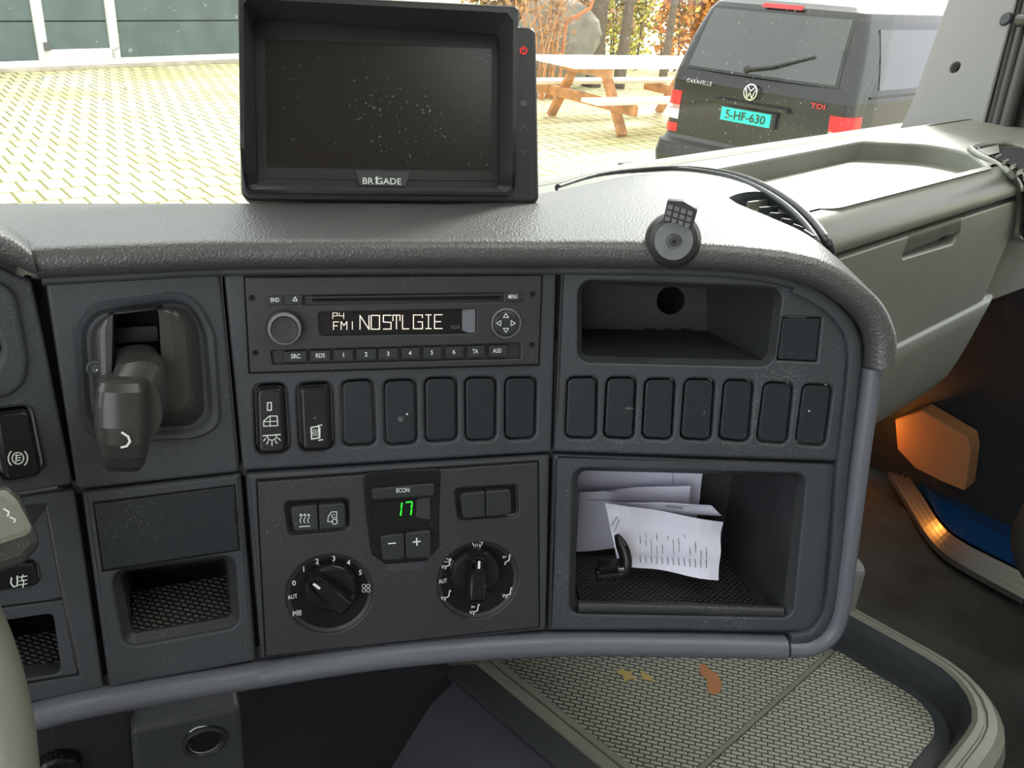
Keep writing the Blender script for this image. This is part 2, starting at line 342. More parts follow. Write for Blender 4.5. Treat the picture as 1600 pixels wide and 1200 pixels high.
SEG = {'N': [[(0, 0), (0, 1), (1, 0), (1, 1)]], 'O': [[(0, 0), (0, 1), (1, 1), (1, 0), (0, 0)]], 'S': [[(1, 1), (0, 1), (0, .52), (1, .48), (1, 0), (0, 0)]],
       'T': [[(0, 1), (1, 1)], [(.5, 1), (.5, 0)], [(1, 1), (1, .6)], [(0, 1), (0, .6)]], 'L': [[(0, 1), (0, 0), (1, 0)]], 'G': [[(1, .8), (1, 1), (0, 1), (0, 0), (1, 0), (1, .5), (.5, .5)]],
       'I': [[(.5, 0), (.5, 1)], [(.1, 1), (.9, 1)], [(.1, 0), (.9, 0)]], 'E': [[(1, 1), (0, 1), (0, 0), (1, 0)], [(0, .5), (.8, .5)]], 'P': [[(0, 0), (0, 1), (1, 1), (1, .5), (0, .5)]],
       '4': [[(0, 1), (0, .5), (1, .5)], [(1, 1), (1, 0)]], 'F': [[(1, 1), (0, 1), (0, 0)], [(0, .5), (.8, .5)]], 'M': [[(0, 0), (0, 1), (.5, .5), (1, 1), (1, 0)]],
       '1': [[(.5, 0), (.5, 1)]], '7': [[(0, .75), (0, 1), (1, 1), (1, 0)]], 'R': [[(0, 0), (0, 1), (1, 1), (1, .5), (0, .5), (1, 0)]], 'D': [[(0, 0), (0, 1), (.8, 1), (1, .8), (1, .2), (.8, 0), (0, 0)]]}
def seg(mb, pl, s, boxes, w, h, m):
    for ch, (x0, y0, x1, y1) in zip(s, boxes):
        for line in SEG[ch]: stroke(mb, pl, [(x0+(x1-x0)*a, y1+(y0-y1)*b) for a, b in line], w, h, m)

# ---------------------------------------------------------------- the planes the dashboard is made of
PC = Pl.yl(CAM+ray(615, 503)*(.56/FPX), 13.5, 12)
def through(A, B, yaw):
    y = radians(yaw); ex = V((cos(y), sin(y), 0)); up = (A-B).normalized(); n = ex.cross(up).normalized()
    if n.dot(A-CAM) > 0: n = -n
    return Pl(B, ex, n)
PL_ = through(PC.hit(346, 421), PC.hit(403, 1038), 21.5)
PR = through(PC.hit(873, 420), PC.hit(857, 990), 4)
PLL = through(PL_.hit(62, 435), PL_.hit(166, 1080), 31)
def pln(x, y):
    """the dashboard face that a spot belongs to"""
    a = 62+(y-435)*(104/645); b = 346+(y-421)*(57/617); c = 873+(y-420)*(-16/570)
    return PLL if x < a else PL_ if x < b else PC if x < c else PR
def D(x, y, h=0): return pln(x, y).hit(x, y, h)
def catm(p, n=6):
    out = []; q = [p[0]]+list(p)+[p[-1]]
    for i in range(1, len(q)-2):
        for k in range(n):
            t = k/n; out.append(tuple(.5*((2*q[i][j])+(-q[i-1][j]+q[i+1][j])*t+(2*q[i-1][j]-5*q[i][j]+4*q[i+1][j]-q[i+2][j])*t*t+(-q[i-1][j]+3*q[i][j]-3*q[i+1][j]+q[i+2][j])*t**3) for j in range(len(q[i]))))
    out.append(tuple(p[-1])); return out

# ================================================================ THE CAB SHELL
def wall_poly(name, pts, holes, pl, th, m, kind='structure'):
    mb = MB(); extr(mb, pl, pts, -th, 0, m, bev=0, holes=holes, hbev=.0001, back=False)
    cap(mb, pl, [ccw(pts)]+[ccw(h) for h in holes], -th, m)
    return mb.build(name, kind=kind)
cabfloor = MB(); box(cabfloor, T(.72, -.1, 1.11), 2.66, 1.84, .04, 'floor', LV, WV, ZV); cabfloor.build('floor', kind='structure')
rpl = Pl(T(0, 0, 2.76), LV, ZV); rpl.ex = LV; rpl.ey = WV; rpl.n = ZV
roof = MB(); added_hatch = rnd([(.1, -.55), (1.2, -.55), (1.2, .25), (.1, .25)], .06); ro_ = [(-.64, -1.04), (2.10, -1.04), (2.10, .86), (-.64, .86)]  # unseen roof hatch, added so that light falls on the dashboard tops
extr(roof, rpl, ro_, 0, .04, 'cabw', bev=0, holes=[added_hatch], hbev=.0001); cap(roof, rpl, [ccw(ro_), ccw(inset(ccw(added_hatch), -.0001))], 0, 'cabw'); roof.build('ceiling', kind='structure')
hg = MB(); extr(hg, rpl, inset(ccw(added_hatch), -.02), .041, .047, 'glass', bev=0, back=True); hg.build('added_roof_pane', kind='structure')  # pane over the added roof opening
back = MB(); box(back, T(.72, -1.02, 1.86), 2.72, .04, 1.8, 'cabw', LV, WV, ZV); back.build('wall_back', kind='structure')
for nm, l, sgn in (('wall_left', -.62, 1), ('wall_right', 2.06, -1)):
    pl = Pl(T(l, 0, 0), WV*sgn*-1 if sgn < 0 else WV, LV*sgn); pl.ex = WV; pl.ey = ZV; pl.n = LV*sgn
    wall_poly(nm, [(-1.0, 1.09), (.79, 1.09), (.79, 2.76), (-1.0, 2.76)], [rnd([(-.65, 1.72), (.42, 1.72), (.46, 2.55), (-.65, 2.6)], .06)], pl, .04, M['cabw'] if sgn > 0 else M['seal'])
# front wall under the windscreen
fw = MB(); box(fw, T(.72, .84, 1.49), 2.72, .04, .80, 'cabw', LV, WV, ZV); fw.build('wall_front', kind='structure')
g = MB(); box(g, T(.62, .84, 2.33), 2.40, .006, .90, 'glass', LV, WV, ZV); g.build('window_1', kind='structure')
# right windscreen pillar with the screw hole
pm = MB()
plw = Pl(T(1.8, .74, 2.0), LV, -WV)
def on_l(x, y, l): d = ray(x, y); return CAM+d*((l-CAM.dot(LV))/d.dot(LV))
def on_w(x, y, w): d = ray(x, y); return CAM+d*((w-CAM.dot(WV))/d.dot(WV))
def on_z(x, y, z): d = ray(x, y); return CAM+d*((z-CAM.z)/d.z)
A1, A2, A3 = on_w(1390, 232, .80), on_w(1484, -12, .80), on_w(1535, 200, .62)
plp = Pl(A1, (A3-A1), (A3-A1).cross(A2-A1)); 
if plp.n.dot(CAM-A1) < 0: plp = Pl(A1, (A3-A1), -(A3-A1).cross(A2-A1))
pts = plp.poly([(1402, 207), (1385, 240), (1540, 240), (1534, 200), (1566, 80), (1604, -60), (1502, -60), (1466, 40), (1424, 160)])
hole = circ(plp.uv(1492, 105), .011, 24)
extr(pm, plp, pts, -.03, 0, 'pillar', bev=.004, holes=[hole], hbev=.002, hdepth=-.02)
cap(pm, plp, [hole], -.02, M['hole'])
# the curved edge where the pillar turns towards the door
loft(pm, [[plp.hit(x, y, h) for x, y in ((1534, 240), (1540, 190), (1568, 80), (1606, -60))] for h in (-.0005, -.003, -.008)], 'pillar', closed=False)
pil = pm.build('trim_1', kind='structure')
sm = MB()
for a, b, r_ in (((1541, 215), (1612, -70), .008), ((1551, 215), (1624, -60), .009), ((1566, 218), (1640, -50), .012)):
    tube(sm, [plp.hit(*a, -.012), plp.hit(*b, -.012)], r_, 'seal', 10)
extr(sm, plp, plp.poly([(1536, 260), (1720, 275), (1860, -80), (1590, -80)], -.03), -.05, -.03, 'seal', bev=.001)
sm.build('trim_2', kind='structure')
ge = empty('grab_handle', plp.hit(1592, 32, 0), 'dark grab handle end on the right windscreen pillar beside the door seal', 'handle')
gm = MB(); q = plp.hit(1592, 32, .01)
e = plp.hit(1640, 30, .01); tube(gm, [q, q*.5+e*.5, e], [.011, .012, .012], 'lever', 14)
gm.build('bar', ge); gm = MB(); lathe(gm, plp.hit(1575, 32, -.006), plp.n, [(.012, 0), (.013, .006), (.010, .010)], 'panel_dark', 20)
gm.build('socket', ge)

# ================================================================ CENTRE CONSOLE
con = empty('dashboard_console', PC.P(0, -.13, 0), 'curved charcoal centre console of the truck dashboard, panels, grained pad and grey trim', 'dashboard')
def sw_hole(pl, px, grow=.0012, r=.004): return inset(rnd(pl.poly(px), r), -grow)
SWC = [[(399, 604), (444, 601), (450, 704), (403, 707)], [(466, 602), (516, 599), (519, 700), (471, 702)], [(535, 598), (581, 595), (585, 694), (537, 696)],
       [(601, 597), (648, 595), (650, 692), (603, 695)], [(665, 593), (712, 592), (713, 687), (666, 690)], [(728, 592), (774, 592), (773, 686), (729, 688)], [(791, 592), (837, 592), (835, 684), (791, 686)]]
SWR = [[(888, 592), (932, 591), (930, 685), (884, 683)], [(950, 592), (993, 592), (989, 686), (945, 683)], [(1010, 594), (1054, 594), (1049, 687), (1005, 684)], [(1072, 594), (1116, 595), (1110, 688), (1065, 685)],
       [(1134, 595), (1177, 597), (1169, 690), (1125, 686)], [(1196, 599), (1239, 601), (1229, 693), (1184, 689)], [(1257, 602), (1300, 604), (1288, 696), (1245, 693)]]
SWL = [(-12, 645), (46, 638), (66, 737), (6, 750)]
def panel(name, pl, px, r, h1, holes=(), m='panel', bev=.0022, th=.008, hdepth=-.009, label=None):
    mb = MB(); extr(mb, pl, rnd(pl.poly(px), r), h1-th, h1, m, bev=bev, holes=holes, hbev=.0016, hdepth=hdepth)
    for h in holes: pass
    return mb.build(name, con, label=label)
# upper left: carries the brake lever
panel('lever_panel', PL_, [(70, 441), (344, 424), (374, 738), (120, 766)], .003, 0, holes=[rnd(PL_.poly([(172, 484), (254, 478), (262, 640), (176, 646)]), .002)], hdepth=-.018)
# lower left with a blank cover and an open pocket
pk = rnd(PL_.poly([(187, 904), (356, 881), (363, 975), (204, 1003)]), .004)
panel('pocket_panel', PL_, [(127, 770), (377, 741), (401, 1036), (170, 1080)], .002, -.002, holes=[inset(pk, -.0045)], hdepth=-.006, bev=.003)
def pocket(name, pl, front, h0, depth, drop, m, matm=None, rise=0):
    """open box behind the panel: front loop px, going back by depth"""
    mb = MB(); A = rnd(pl.poly(front), .004); A = ccw(A)
    wide = inset(A, -.0045); strip(mb, [pl.P(x, y, h0-.003) for x, y in wide], [pl.P(x, y, h0-.008) for x, y in A], m)
    B = [(x*.96+.04*sum(p[0] for p in A)/len(A), y-drop if y < sum(p[1] for p in A)/len(A) else y-drop) for x, y in A]
    strip(mb, [pl.P(x, y, h0-.008) for x, y in A], [pl.P(x, y+rise, -depth) for x, y in B], m); cap(mb, pl, [[(x, y+rise) for x, y in B]], -depth, m)
    return mb.build(name, con)
def floor_mat(name, pl, a, b, depth, lift, label=None):
    """textured liner on the floor of a pocket, from two front px corners"""
    mb = MB(); p, q = V(pl.uv(*a)), V(pl.uv(*b)); back = -pl.n; back = V((back.x, back.y, 0)).normalized()
    P, Q = pl.P(*p, -.012)+ZV*lift, pl.P(*q, -.012)+ZV*lift; N = (Q-P).cross(back).normalized(); N = N if N.z > 0 else -N
    R, S_ = Q+back*depth, P+back*depth
    vs = [P, Q, R, S_]; mb.add(vs+[v-N*.0015 for v in vs], [(0, 1, 2, 3), (4, 5, 6, 7), (0, 1, 5, 4), (1, 2, 6, 5), (2, 3, 7, 6), (3, 0, 4, 7)], 'mat_black')
    return mb, P, Q, R, S_
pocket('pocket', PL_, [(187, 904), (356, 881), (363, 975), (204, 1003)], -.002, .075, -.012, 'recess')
# sloped liner in the pocket
lm = MB(); P, Q = PL_.hit(208, 990, -.012), PL_.hit(362, 962, -.012); R, S_ = PL_.hit(358, 898, -.036), PL_.hit(206, 925, -.036)
P, Q = P+ZV*.001, Q+ZV*.001; lm.add([P, Q, R, S_], [(0, 1, 2, 3)], 'mat_black'); lm.build('pocket_liner', con, label='ribbed rubber pocket liner')
mb = MB(); extr(mb, PL_, rnd(PL_.poly([(147, 789), (366, 761), (373, 860), (162, 892)]), .001), -.0025, -.0012, 'blank', bev=.0006)
extr(mb, PL_, rnd(PL_.poly([(366, 796), (371, 795), (373, 820), (368, 821)]), .0005), -.0012, -.0009, 'hole', bev=.0001); mb.build('blank_cover', con)
mb = MB(); extr(mb, PL_, PL_.poly([(144, 786), (368, 758), (376, 862), (159, 896)]), -.0021, -.00195, 'hole', bev=0); mb.build('cover_gap', con)
# centre upper (radio and switch row), centre lower (behind the climate unit)
panel('switch_panel', PC, [(349, 424), (870, 424), (862, 707), (379, 736)], .002, 0, holes=[sw_hole(PC, q) for q in SWC])
panel('climate_panel', PC, [(382, 741), (861, 711), (855, 988), (407, 1034)], .002, -.002, bev=.003)
# right upper: switch row, oddments slot, square blank
slot = [(911, 445), (1216, 457), (1202, 566), (910, 559)]
sq = [(1222, 496), (1284, 496), (1277, 566), (1214, 563)]
RU = [(877, 424), (1085, 426), (1165, 433), (1232, 447), (1278, 472), (1316, 508), (1327, 545), (1311, 721), (865, 706)]
panel('slot_panel', PR, RU, [.001, .02, .03, .02, .02, .02, .01, .002, .002], 0, holes=[inset(rnd(PR.poly(slot), .006), -.003)]+[sw_hole(PR, q) for q in SWR]+[rnd(PR.poly(sq), .001)])
mb = MB(); A = ccw(rnd(PR.poly(slot), .006)); wide = inset(A, -.003); dp = -.075
bk = rnd([PR.uv(905, 430, dp), PR.uv(1107, 440, dp), PR.uv(1107, 517, dp), PR.uv(902, 513, dp)], .004)
bk = [PR.uv(893, 438, dp), PR.uv(1104, 446, dp), PR.uv(1104, 517, dp), PR.uv(893, 513, dp)]
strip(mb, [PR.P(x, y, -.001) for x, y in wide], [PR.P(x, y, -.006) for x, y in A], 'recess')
def quadring(c4, k=12):   # resample a rectangle so that it lofts to the rounded mouth
    return c4
F4 = [PR.hit(911, 443, -.006), PR.hit(1217, 455, -.006), PR.hit(1203, 568, -.006), PR.hit(909, 561, -.006)]; B4 = [PR.P(*p, dp) for p in bk]
hc = PR.uv(1048, 469.5, dp); hole = circ(hc, PR.uv(1070, 469, dp)[0]-hc[0], 28)
for i in range(4): mb.add([F4[i], F4[(i+1) % 4], B4[(i+1) % 4], B4[i]], [(0, 1, 2, 3)], 'recess')
cap(mb, PR, [ccw(bk), hole], dp, 'recess'); strip(mb, [PR.P(x, y, dp) for x, y in hole], [PR.P(x, y, dp-.03) for x, y in hole], 'hole'); cap(mb, PR, [hole], dp-.03, 'hole')
for x in (1016, 1043.5, 1072): extr(mb, PR, PR.poly([(x-8, 512.5), (x+8, 513.5), (x+8, 518), (x-8, 517)], dp), dp-.001, dp+.0004, 'hole', bev=0)
mb.build('oddments_slot', con, label='open slot with a round cable hole in its back')
mb = MB(); extr(mb, PR, rnd(PR.poly([(1224, 498), (1282, 498), (1275, 564), (1216, 561)]), .0012), -.004, -.0006, 'blank', bev=.0007); mb.build('square_blank', con)
# right lower: big storage compartment
mouth = [(903, 735), (1247, 744), (1222, 962), (898, 955)]
RLp = [(865, 711), (1311, 727), (1290, 965), (1262, 991), (858, 988)]
dish = inset(rnd(PR.poly([(896, 733), (1262, 742), (1240, 968), (890, 962)]), .008), 0)
panel('storage_panel', PR, RLp, [.001, .002, .01, .01, .001], -.002, holes=[dish], hdepth=-.004, bev=.003)
mb = MB(); mth = ccw(rnd(PR.poly(mouth, -.008), .006)); dsh = ccw(rnd(PR.poly([(896, 733), (1262, 742), (1240, 968), (890, 962)]), .008))
strip(mb, [PR.P(x, y, -.0035) for x, y in dsh], [PR.P(x, y, -.008) for x, y in mth], 'panel_dark')
dp = -.17; bd = V((-PR.n.x, -PR.n.y, 0)).normalized()
c = [PR.hit(*p, -.008) for p in mouth]
fl = (c[2].z+c[3].z)/2-.004; cl = c[0].z+.03
BL, BR_ = V((*(c[3]+bd*.16).xy, fl)), on_z(1128, 845, fl); BL = V((c[3].x-.01, BR_.y-.01, fl))
TL, TR = V((BL.x, BL.y, cl)), V((BR_.x-.004, BR_.y, cl))
FB = [V((*c[3].xy, fl)), V((*c[2].xy, fl))]
mb.add([c[3], c[2], FB[1], FB[0]], [(0, 1, 2, 3)], 'panel_dark')
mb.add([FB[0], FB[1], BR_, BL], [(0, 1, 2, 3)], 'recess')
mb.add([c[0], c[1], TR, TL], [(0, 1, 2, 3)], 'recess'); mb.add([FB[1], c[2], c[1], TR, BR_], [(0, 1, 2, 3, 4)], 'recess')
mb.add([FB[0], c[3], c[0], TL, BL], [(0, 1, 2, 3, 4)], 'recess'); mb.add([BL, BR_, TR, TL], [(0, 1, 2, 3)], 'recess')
mb.build('storage_compartment', con)
STF = fl; STB = (FB, BR_, BL)
# front retaining lip
mb = MB(); tube(mb, [PR.hit(903, 948, -.007), PR.hit(1060, 951, -.007), PR.hit(1222, 956, -.007)], .0045, 'panel_dark', 10); mb.build('compartment_lip', con)
# dark gaps behind the seams
mb = MB()
for pl, a, b, w in ((PL_, (55, 434), (159, 1082), 22), (PC, (347, 421), (404, 1038), 4), (PC, (873, 421), (857, 990), 4)):
    extr(mb, pl, pl.poly([(a[0]-w, a[1]), (a[0]+w, a[1]), (b[0]+w, b[1]), (b[0]-w, b[1])]), -.016, -.010, 'hole', bev=0)
for pl, q_ in ((PL_, [(110, 758), (380, 728), (380, 748), (114, 778)]), (PC, [(376, 730), (866, 700), (866, 720), (378, 750)]), (PR, [(864, 698), (1320, 712), (1320, 736), (862, 720)]), (PC, [(400, 1020), (858, 975), (858, 1000), (400, 1046)]), (PR, [(856, 978), (1262, 982), (1262, 1006), (856, 1000)]), (PL_, [(160, 1066), (408, 1026), (408, 1050), (160, 1090)])): extr(mb, pl, pl.poly(q_), -.0088, -.008, 'panel_dark', bev=0)
mb.build('seam_gap', con)
# narrow inner bezel along top and right side
fillp = [(1060, 420), (1165, 424), (1235, 436), (1287, 459), (1335, 494), (1352, 530), (1356, 576), (1345, 650), (1336, 720), (1322, 850), (1310, 960), (1285, 1000), (1240, 1010), (1240, 985), (1270, 975), (1285, 950), (1300, 800), (1305, 715), (1322, 560), (1316, 515), (1270, 475), (1225, 450), (1160, 436), (1060, 428)]
mb = MB(); extr(mb, PR, PR.poly(fillp), -.012, -.006, 'panel', bev=0); mb.build('side_filler', con)
inner = [(66, 438), (200, 431), (346, 424), (600, 422), (873, 422), (1060, 424), (1165, 430), (1232, 442), (1281, 464), (1312, 492)]
mb = MB(); pt = catm(inner, 4); tube(mb, [pln(*p).hit(*p, -.001) for p in pt], .0032, 'panel', 10); mb.build('inner_bezel', con)
# angled inner flange on the right
sweep_later = [(1240, 447), (1286, 471), (1322, 508), (1334, 550), (1331, 600), (1322, 680), (1315, 740), (1308, 850), (1300, 930), (1290, 965), (1268, 992), (1235, 1000)]
# grey bar trim: lower edge and right side
tr = [(-60, 1160), (20, 1133), (120, 1107), (250, 1083), (403, 1058), (560, 1034), (700, 1019), (860, 1010), (1000, 1010), (1120, 1012), (1228, 1015)]
def sweep(path, prof, m, name, label=None):
    mb = MB(); P = [(p, pln(*p)) for p in path]; rings = []
    pts = [q.hit(*p) for p, q in P]
    for i, (p, q) in enumerate(P):
        t = (pts[min(i+1, len(pts)-1)]-pts[max(i-1, 0)]).normalized(); o_ = t.cross(q.n).normalized()
        rings.append([pts[i]+o_*a*.001+q.n*b*.001 for a, b in prof])
    loft(mb, rings, m, cap0=True, cap1=True); return mb.build(name, con, label=label)
prof = [(-8.5, -14), (-8.5, -1), (-7, 3), (-4, 5.5), (0, 6.5), (4, 5.5), (7, 2.5), (8.5, -2), (8, -14)]
sweep(catm(tr, 4), prof, 'trim', 'lower_trim')
sweep(catm(sweep_later, 5), [(-4.6, -6), (-4.4, .6), (-3.6, 1.6), (3.6, 3.2), (4.6, 2.6), (4.8, -6)], 'panel', 'inner_flange')
tr2 = [(1232, 1015), (1262, 1014), (1288, 1003), (1305, 984), (1315, 950), (1322, 900), (1335, 800), (1348, 700), (1358, 630), (1365, 576)]
prof2 = [(-7, -14), (-7, -1), (-5.5, 3), (-3, 5), (0, 6), (3, 5), (5.5, 2), (7, -3), (6.5, -40)]
sweep(catm(tr2, 5), prof2, 'trim', 'side_trim')
# grained pad
seam = [(62, 434), (200, 427), (346, 421), (480, 419), (600, 418), (740, 417), (873, 417), (1000, 418), (1085, 420), (1165, 426), (1235, 436), (1287, 457), (1335, 494), (1353, 530), (1354, 572)]
far = [(-80, 318, 1.985), (80, 318, 1.985), (250, 318, 1.985), (430, 318, 1.985), (600, 318, 1.985), (740, 317, 1.983), (860, 300, 1.97), (1010, 272, 1.955), (1110, 292, 1.958), (1150, 317, 1.962), (1200, 338, 1.962)]
far += [(1250, 362, 1.957)]
pts = [pln(*p).hit(*p) for p in seam]; rings = []
prf = [(-1, -3), (0, 3), (2.5, 8.5), (7, 11), (12, 11.2), (15.5, 9.5), (17.5, 6), (18.3, 2)]
for i, p in enumerate(seam):
    q = pln(*p); t = (pts[min(i+1, len(pts)-1)]-pts[max(i-1, 0)]).normalized(); o_ = -t.cross(q.n).normalized()
    row = [pts[i]+o_*a*.001+q.n*b*.001 for a, b in prf]; e = row[-1]
    if i < len(far): fp = on_z(*far[i])
    else: fp = e - V((q.n.x, q.n.y, 0)).normalized()*.07 + o_*.002
    dr = fp-e
    for k in (.06, .2, .4, .6, .8, .95): row.append(e+dr*k+ZV*(.004*sin(pi*k) if i < len(far) else 0))
    row.append(fp); dn = V((dr.x, dr.y, 0)).normalized()
    row.append(fp+dn*.012-ZV*.012); row.append(fp+dn*.02-ZV*.06)
    rings.append(row)
def dens(rings, n):   # smooth between the columns
    out = []
    q = [rings[0]]+rings+[rings[-1]]
    for i in range(1, len(q)-2):
        for k in range(n):
            t = k/n; out.append([.5*((2*b)+(-a+c_)*t+(2*a-5*b+4*c_-d)*t*t+(-a+3*b-3*c_+d)*t**3) for a, b, c_, d in zip(q[i-1], q[i], q[i+1], q[i+2])])
    out.append(rings[-1]); return out
mb = MB(); rr_ = dens(rings, 6); loft(mb, rr_, 'pad', closed=False); mb.add(rr_[-1], [list(range(len(rr_[-1])))], 'pad'); mb.add(rr_[0], [list(range(len(rr_[0])))], 'pad')
mb.build('soft_pad', con, label='grained soft black pad across the console top')
# --- far left: instrument surround
ins = MB(); extr(ins, PLL, rnd(PLL.poly([(-140, 395), (-30, 402), (20, 428), (50, 440), (115, 758), (-140, 800)]), .003), -.01, -.001, 'panel', bev=.002,
     holes=[rnd(PLL.poly([(-120, 470), (-20, 470), (4, 545), (-12, 590), (-120, 600)]), .012), sw_hole(PLL, SWL)], hbev=.002)
ins.build('instrument_surround', con)
ins = MB(); extr(ins, PLL, rnd(PLL.poly([(-130, 440), (20, 436), (44, 560), (40, 600), (10, 620), (-130, 630)]), .014), -.001, .0035, 'panel', bev=.003,
     holes=[rnd(PLL.poly([(-120, 475), (-20, 475), (3, 545), (-10, 585), (-120, 598)]), .012)], hbev=.003)
ins.build('gauge_ring', con)
ins = MB(); cap(ins, PLL, [PLL.poly([(-140, 450), (40, 450), (60, 640), (-140, 650)])], -.02, 'hole')
extr(ins, PLL, PLL.poly([(-20, 530), (2, 530), (3, 560), (-20, 560)], -.01), -.014, -.010, 'redicon', bev=.0005) if False else None
ins.build('gauge_glass', con, label='dark instrument glass')
ins = MB(); ll = PLL
extr(ins, ll, rnd(ll.poly([(-140, 805), (118, 768), (164, 1082), (-140, 1140)]), .002), -.012, -.004, 'panel', bev=.002, holes=[ll.poly([(-130, 808), (74, 791), (126, 1061), (-130, 1105)])])
ins.build('lower_surround', con)
lpk = [(-60, 985), (84, 963), (98, 1058), (-50, 1080)]
ins = MB(); extr(ins, ll, rnd(ll.poly([(-130, 812), (72, 794), (98, 938), (-130, 968)]), .001), -.01, -.0045, 'panel', bev=.0008, holes=[rnd(ll.poly([(-40, 884), (58, 878), (65, 918), (-40, 932)]), .004)]); ins.build('light_switch_plate', con)
ins = MB(); extr(ins, ll, rnd(ll.poly([(-130, 973), (99, 943), (122, 1058), (-130, 1100)]), .001), -.01, -.0045, 'panel', bev=.0008, holes=[rnd(ll.poly(lpk), .004)]); ins.build('lower_pocket_plate', con)
ins = MB(); A = ccw(ll.poly(lpk)); strip(ins, [ll.P(x, y, -.006) for x, y in A], [ll.P(x, y+.012, -.07) for x, y in A], 'recess', False); cap(ins, ll, [[(x, y+.012) for x, y in A]], -.07, 'recess')
P, Q, R, S_ = ll.hit(-50, 1070, -.012), ll.hit(96, 1046, -.012), ll.hit(90, 985, -.036), ll.hit(-50, 1005, -.036); ins.add([P, Q, R, S_], [(0, 1, 2, 3)], 'mat_black')
ins.build('lower_pocket', con)
# left cowl of the pad
rows = []
for (x0, y0), (x1, y1), (x2, y2) in (((-160, 345), (-160, 290), (-160, 250)), ((-60, 375), (-60, 330), (-80, 300)), ((0, 405), (0, 362), (0, 343)), ((30, 418), (28, 376), (25, 362)), ((57, 430), (50, 393), (54, 385))):
    a = PLL.hit(x0, y0, .004); b = PLL.hit(x0, y0-8, .014); c_ = PLL.hit(x1, y1+8, .015); d = PLL.hit(x1, y1, .009); e = PLL.hit(x2, y2, -.004)
    rows.append([a, b, c_, d, e, e+V((-.01, .03, -.05))])
mb = MB(); loft(mb, dens(rows, 4), 'pad', closed=False); mb.build('instrument_cowl', con)
# rocker sized covers and switches -------------------------------------------------------------
ORD = ['third', 'fourth', 'fifth', 'sixth', 'seventh']
for i, px in enumerate(SWC[2:]):
    mb = MB(); extr(mb, PC, rnd(PC.poly(px), .0042), -.008, -.0016, 'blank', bev=.0012)
    if i == 1:
        u, v = PC.uv(626, 655, -.0016); 
        lathe(mb, PC.P(u, v, -.0017), PC.n, [(.0014, .0005), (.0019, .0003), (.0011, .0002), (.0002, .0001)], 'greyicon', 12)
        lathe(mb, PC.hit(636, 647, -.0017), PC.n, [(.0007, 0), (.0006, .0005)], 'white', 10)
    lab = ['plain blank switch cover right beside the mirror heating rocker', 'blank switch cover with a small round hole and pale speck', 'blank switch cover just right of the one with a hole',
           'second blank switch cover from the right end under the radio', 'blank switch cover at the right end of the row under the radio'][i]
    mb.build('switch_cover', label=lab, cat='switch cover', group='blank switch covers under the radio')
labs = ['scuffed blank cover at the left end of the row under the open slot', 'blank cover with a pale scratch at mid height, second under the open slot', 'third blank cover from the left under the open slot',
        'middle blank cover of the seven under the open slot', 'third blank cover from the right under the open slot', 'second blank cover from the right end, below the square blank plate', 'blank cover at the right end with one white speck, nearest the grained corner']
for i, px in enumerate(SWR):
    mb = MB(); extr(mb, PR, rnd(PR.poly(px), .0042), -.008, -.0016, 'blank', bev=.0012)
    x, y = px[0]
    if i == 1: stroke(mb, PR, [(978, 638), (985, 637)], .001, -.0014, 'greyicon'); stroke(mb, PR, [(979, 640), (990, 638)], .0006, -.0014, 'greyicon')
    if i == 6: lathe(mb, PR.hit(1264, 642, -.0017), PR.n, [(.0006, 0), (.0005, .0004)], 'white', 10)
    if i == 3: stroke(mb, PR, [(1101, 642), (1100, 648)], .0006, -.0014, 'greyicon')
    mb.build('switch_cover', label=labs[i], cat='switch cover', group='blank switch covers under the open slot')
def rocker(name, pl, px, label, split):
    """proud rocker: wedge with a softer top lip; a dark frame stays in the hole"""
    e = empty(name, pl.P(*pl.uv(*px[3]), 0), label, 'switch')
    mb = MB(); A = ccw(rnd(pl.poly(px), .0045)); ys = [p[1] for p in A]; y0, y1 = min(ys), max(ys)
    extr(mb, pl, A, -.009, .0012, 'gloss', bev=.001); mb.build('frame', e)
    mb = MB(); B = inset(A, .0008); ht, hb_ = split; hh = lambda y: hb_+(ht-hb_)*(y-y0)/(y1-y0); rings = []
    for ins_, f in ((0, 0), (0, .6), (.0005, .85), (.0012, .96), (.0022, 1)):
        lp = inset(B, ins_); rings.append([pl.P(x, y, .0005+(hh(y)-.0005)*f) for x, y in lp])
    loft(mb, rings, 'gloss', cap1=True); a_, b_, c_ = pl.P(0, y0, hh(y0)), pl.P(.01, y0, hh(y0)), pl.P(0, y1, hh(y1))
    rp_ = Pl(a_, b_-a_, (b_-a_).cross(c_-a_)); return e, mb, rp_
e, mb, hf = rocker('rocker_switch', PC, SWC[0], 'glossy black rocker switch marked zero with a door and lamp symbol, under the radio', (.004, .0068))
h_ = .0002; PC0 = PC; PC = hf
rk = mb.build('rocker', e); ic = MB()
stroke(ic, PC, [(418, 629), (424, 629), (424, 641), (418, 641)], .0007, h_, closed=True)
stroke(ic, PC, [(412, 666), (412, 658), (421, 650), (433, 650), (434, 665)], .0006, h_, closed=True); stroke(ic, PC, [(413, 659), (434, 658)], .0005, h_); stroke(ic, PC, [(422, 651), (422, 665)], .0005, h_)
stroke(ic, PC, [(411, 681), (438, 679)], .0007, h_); stroke(ic, PC, [(417, 681), (420, 687), (426, 688), (431, 685), (432, 680)], .0006, h_)
for a, b in (((415, 685), (412, 689)), ((419, 689), (417, 694)), ((425, 690), (425, 696)), ((430, 689), (433, 693)), ((434, 684), (438, 688))): stroke(ic, PC, [a, b], .0006, h_)
ic.build('symbols', rk, label='white printed symbols'); PC = PC0
e, mb, hf = rocker('rocker_switch', PC, SWC[1], 'glossy black rocker switch with a heated mirror symbol, second in the row under the radio', (.003, .0068))
rk = mb.build('rocker', e); ic = MB(); PC = hf
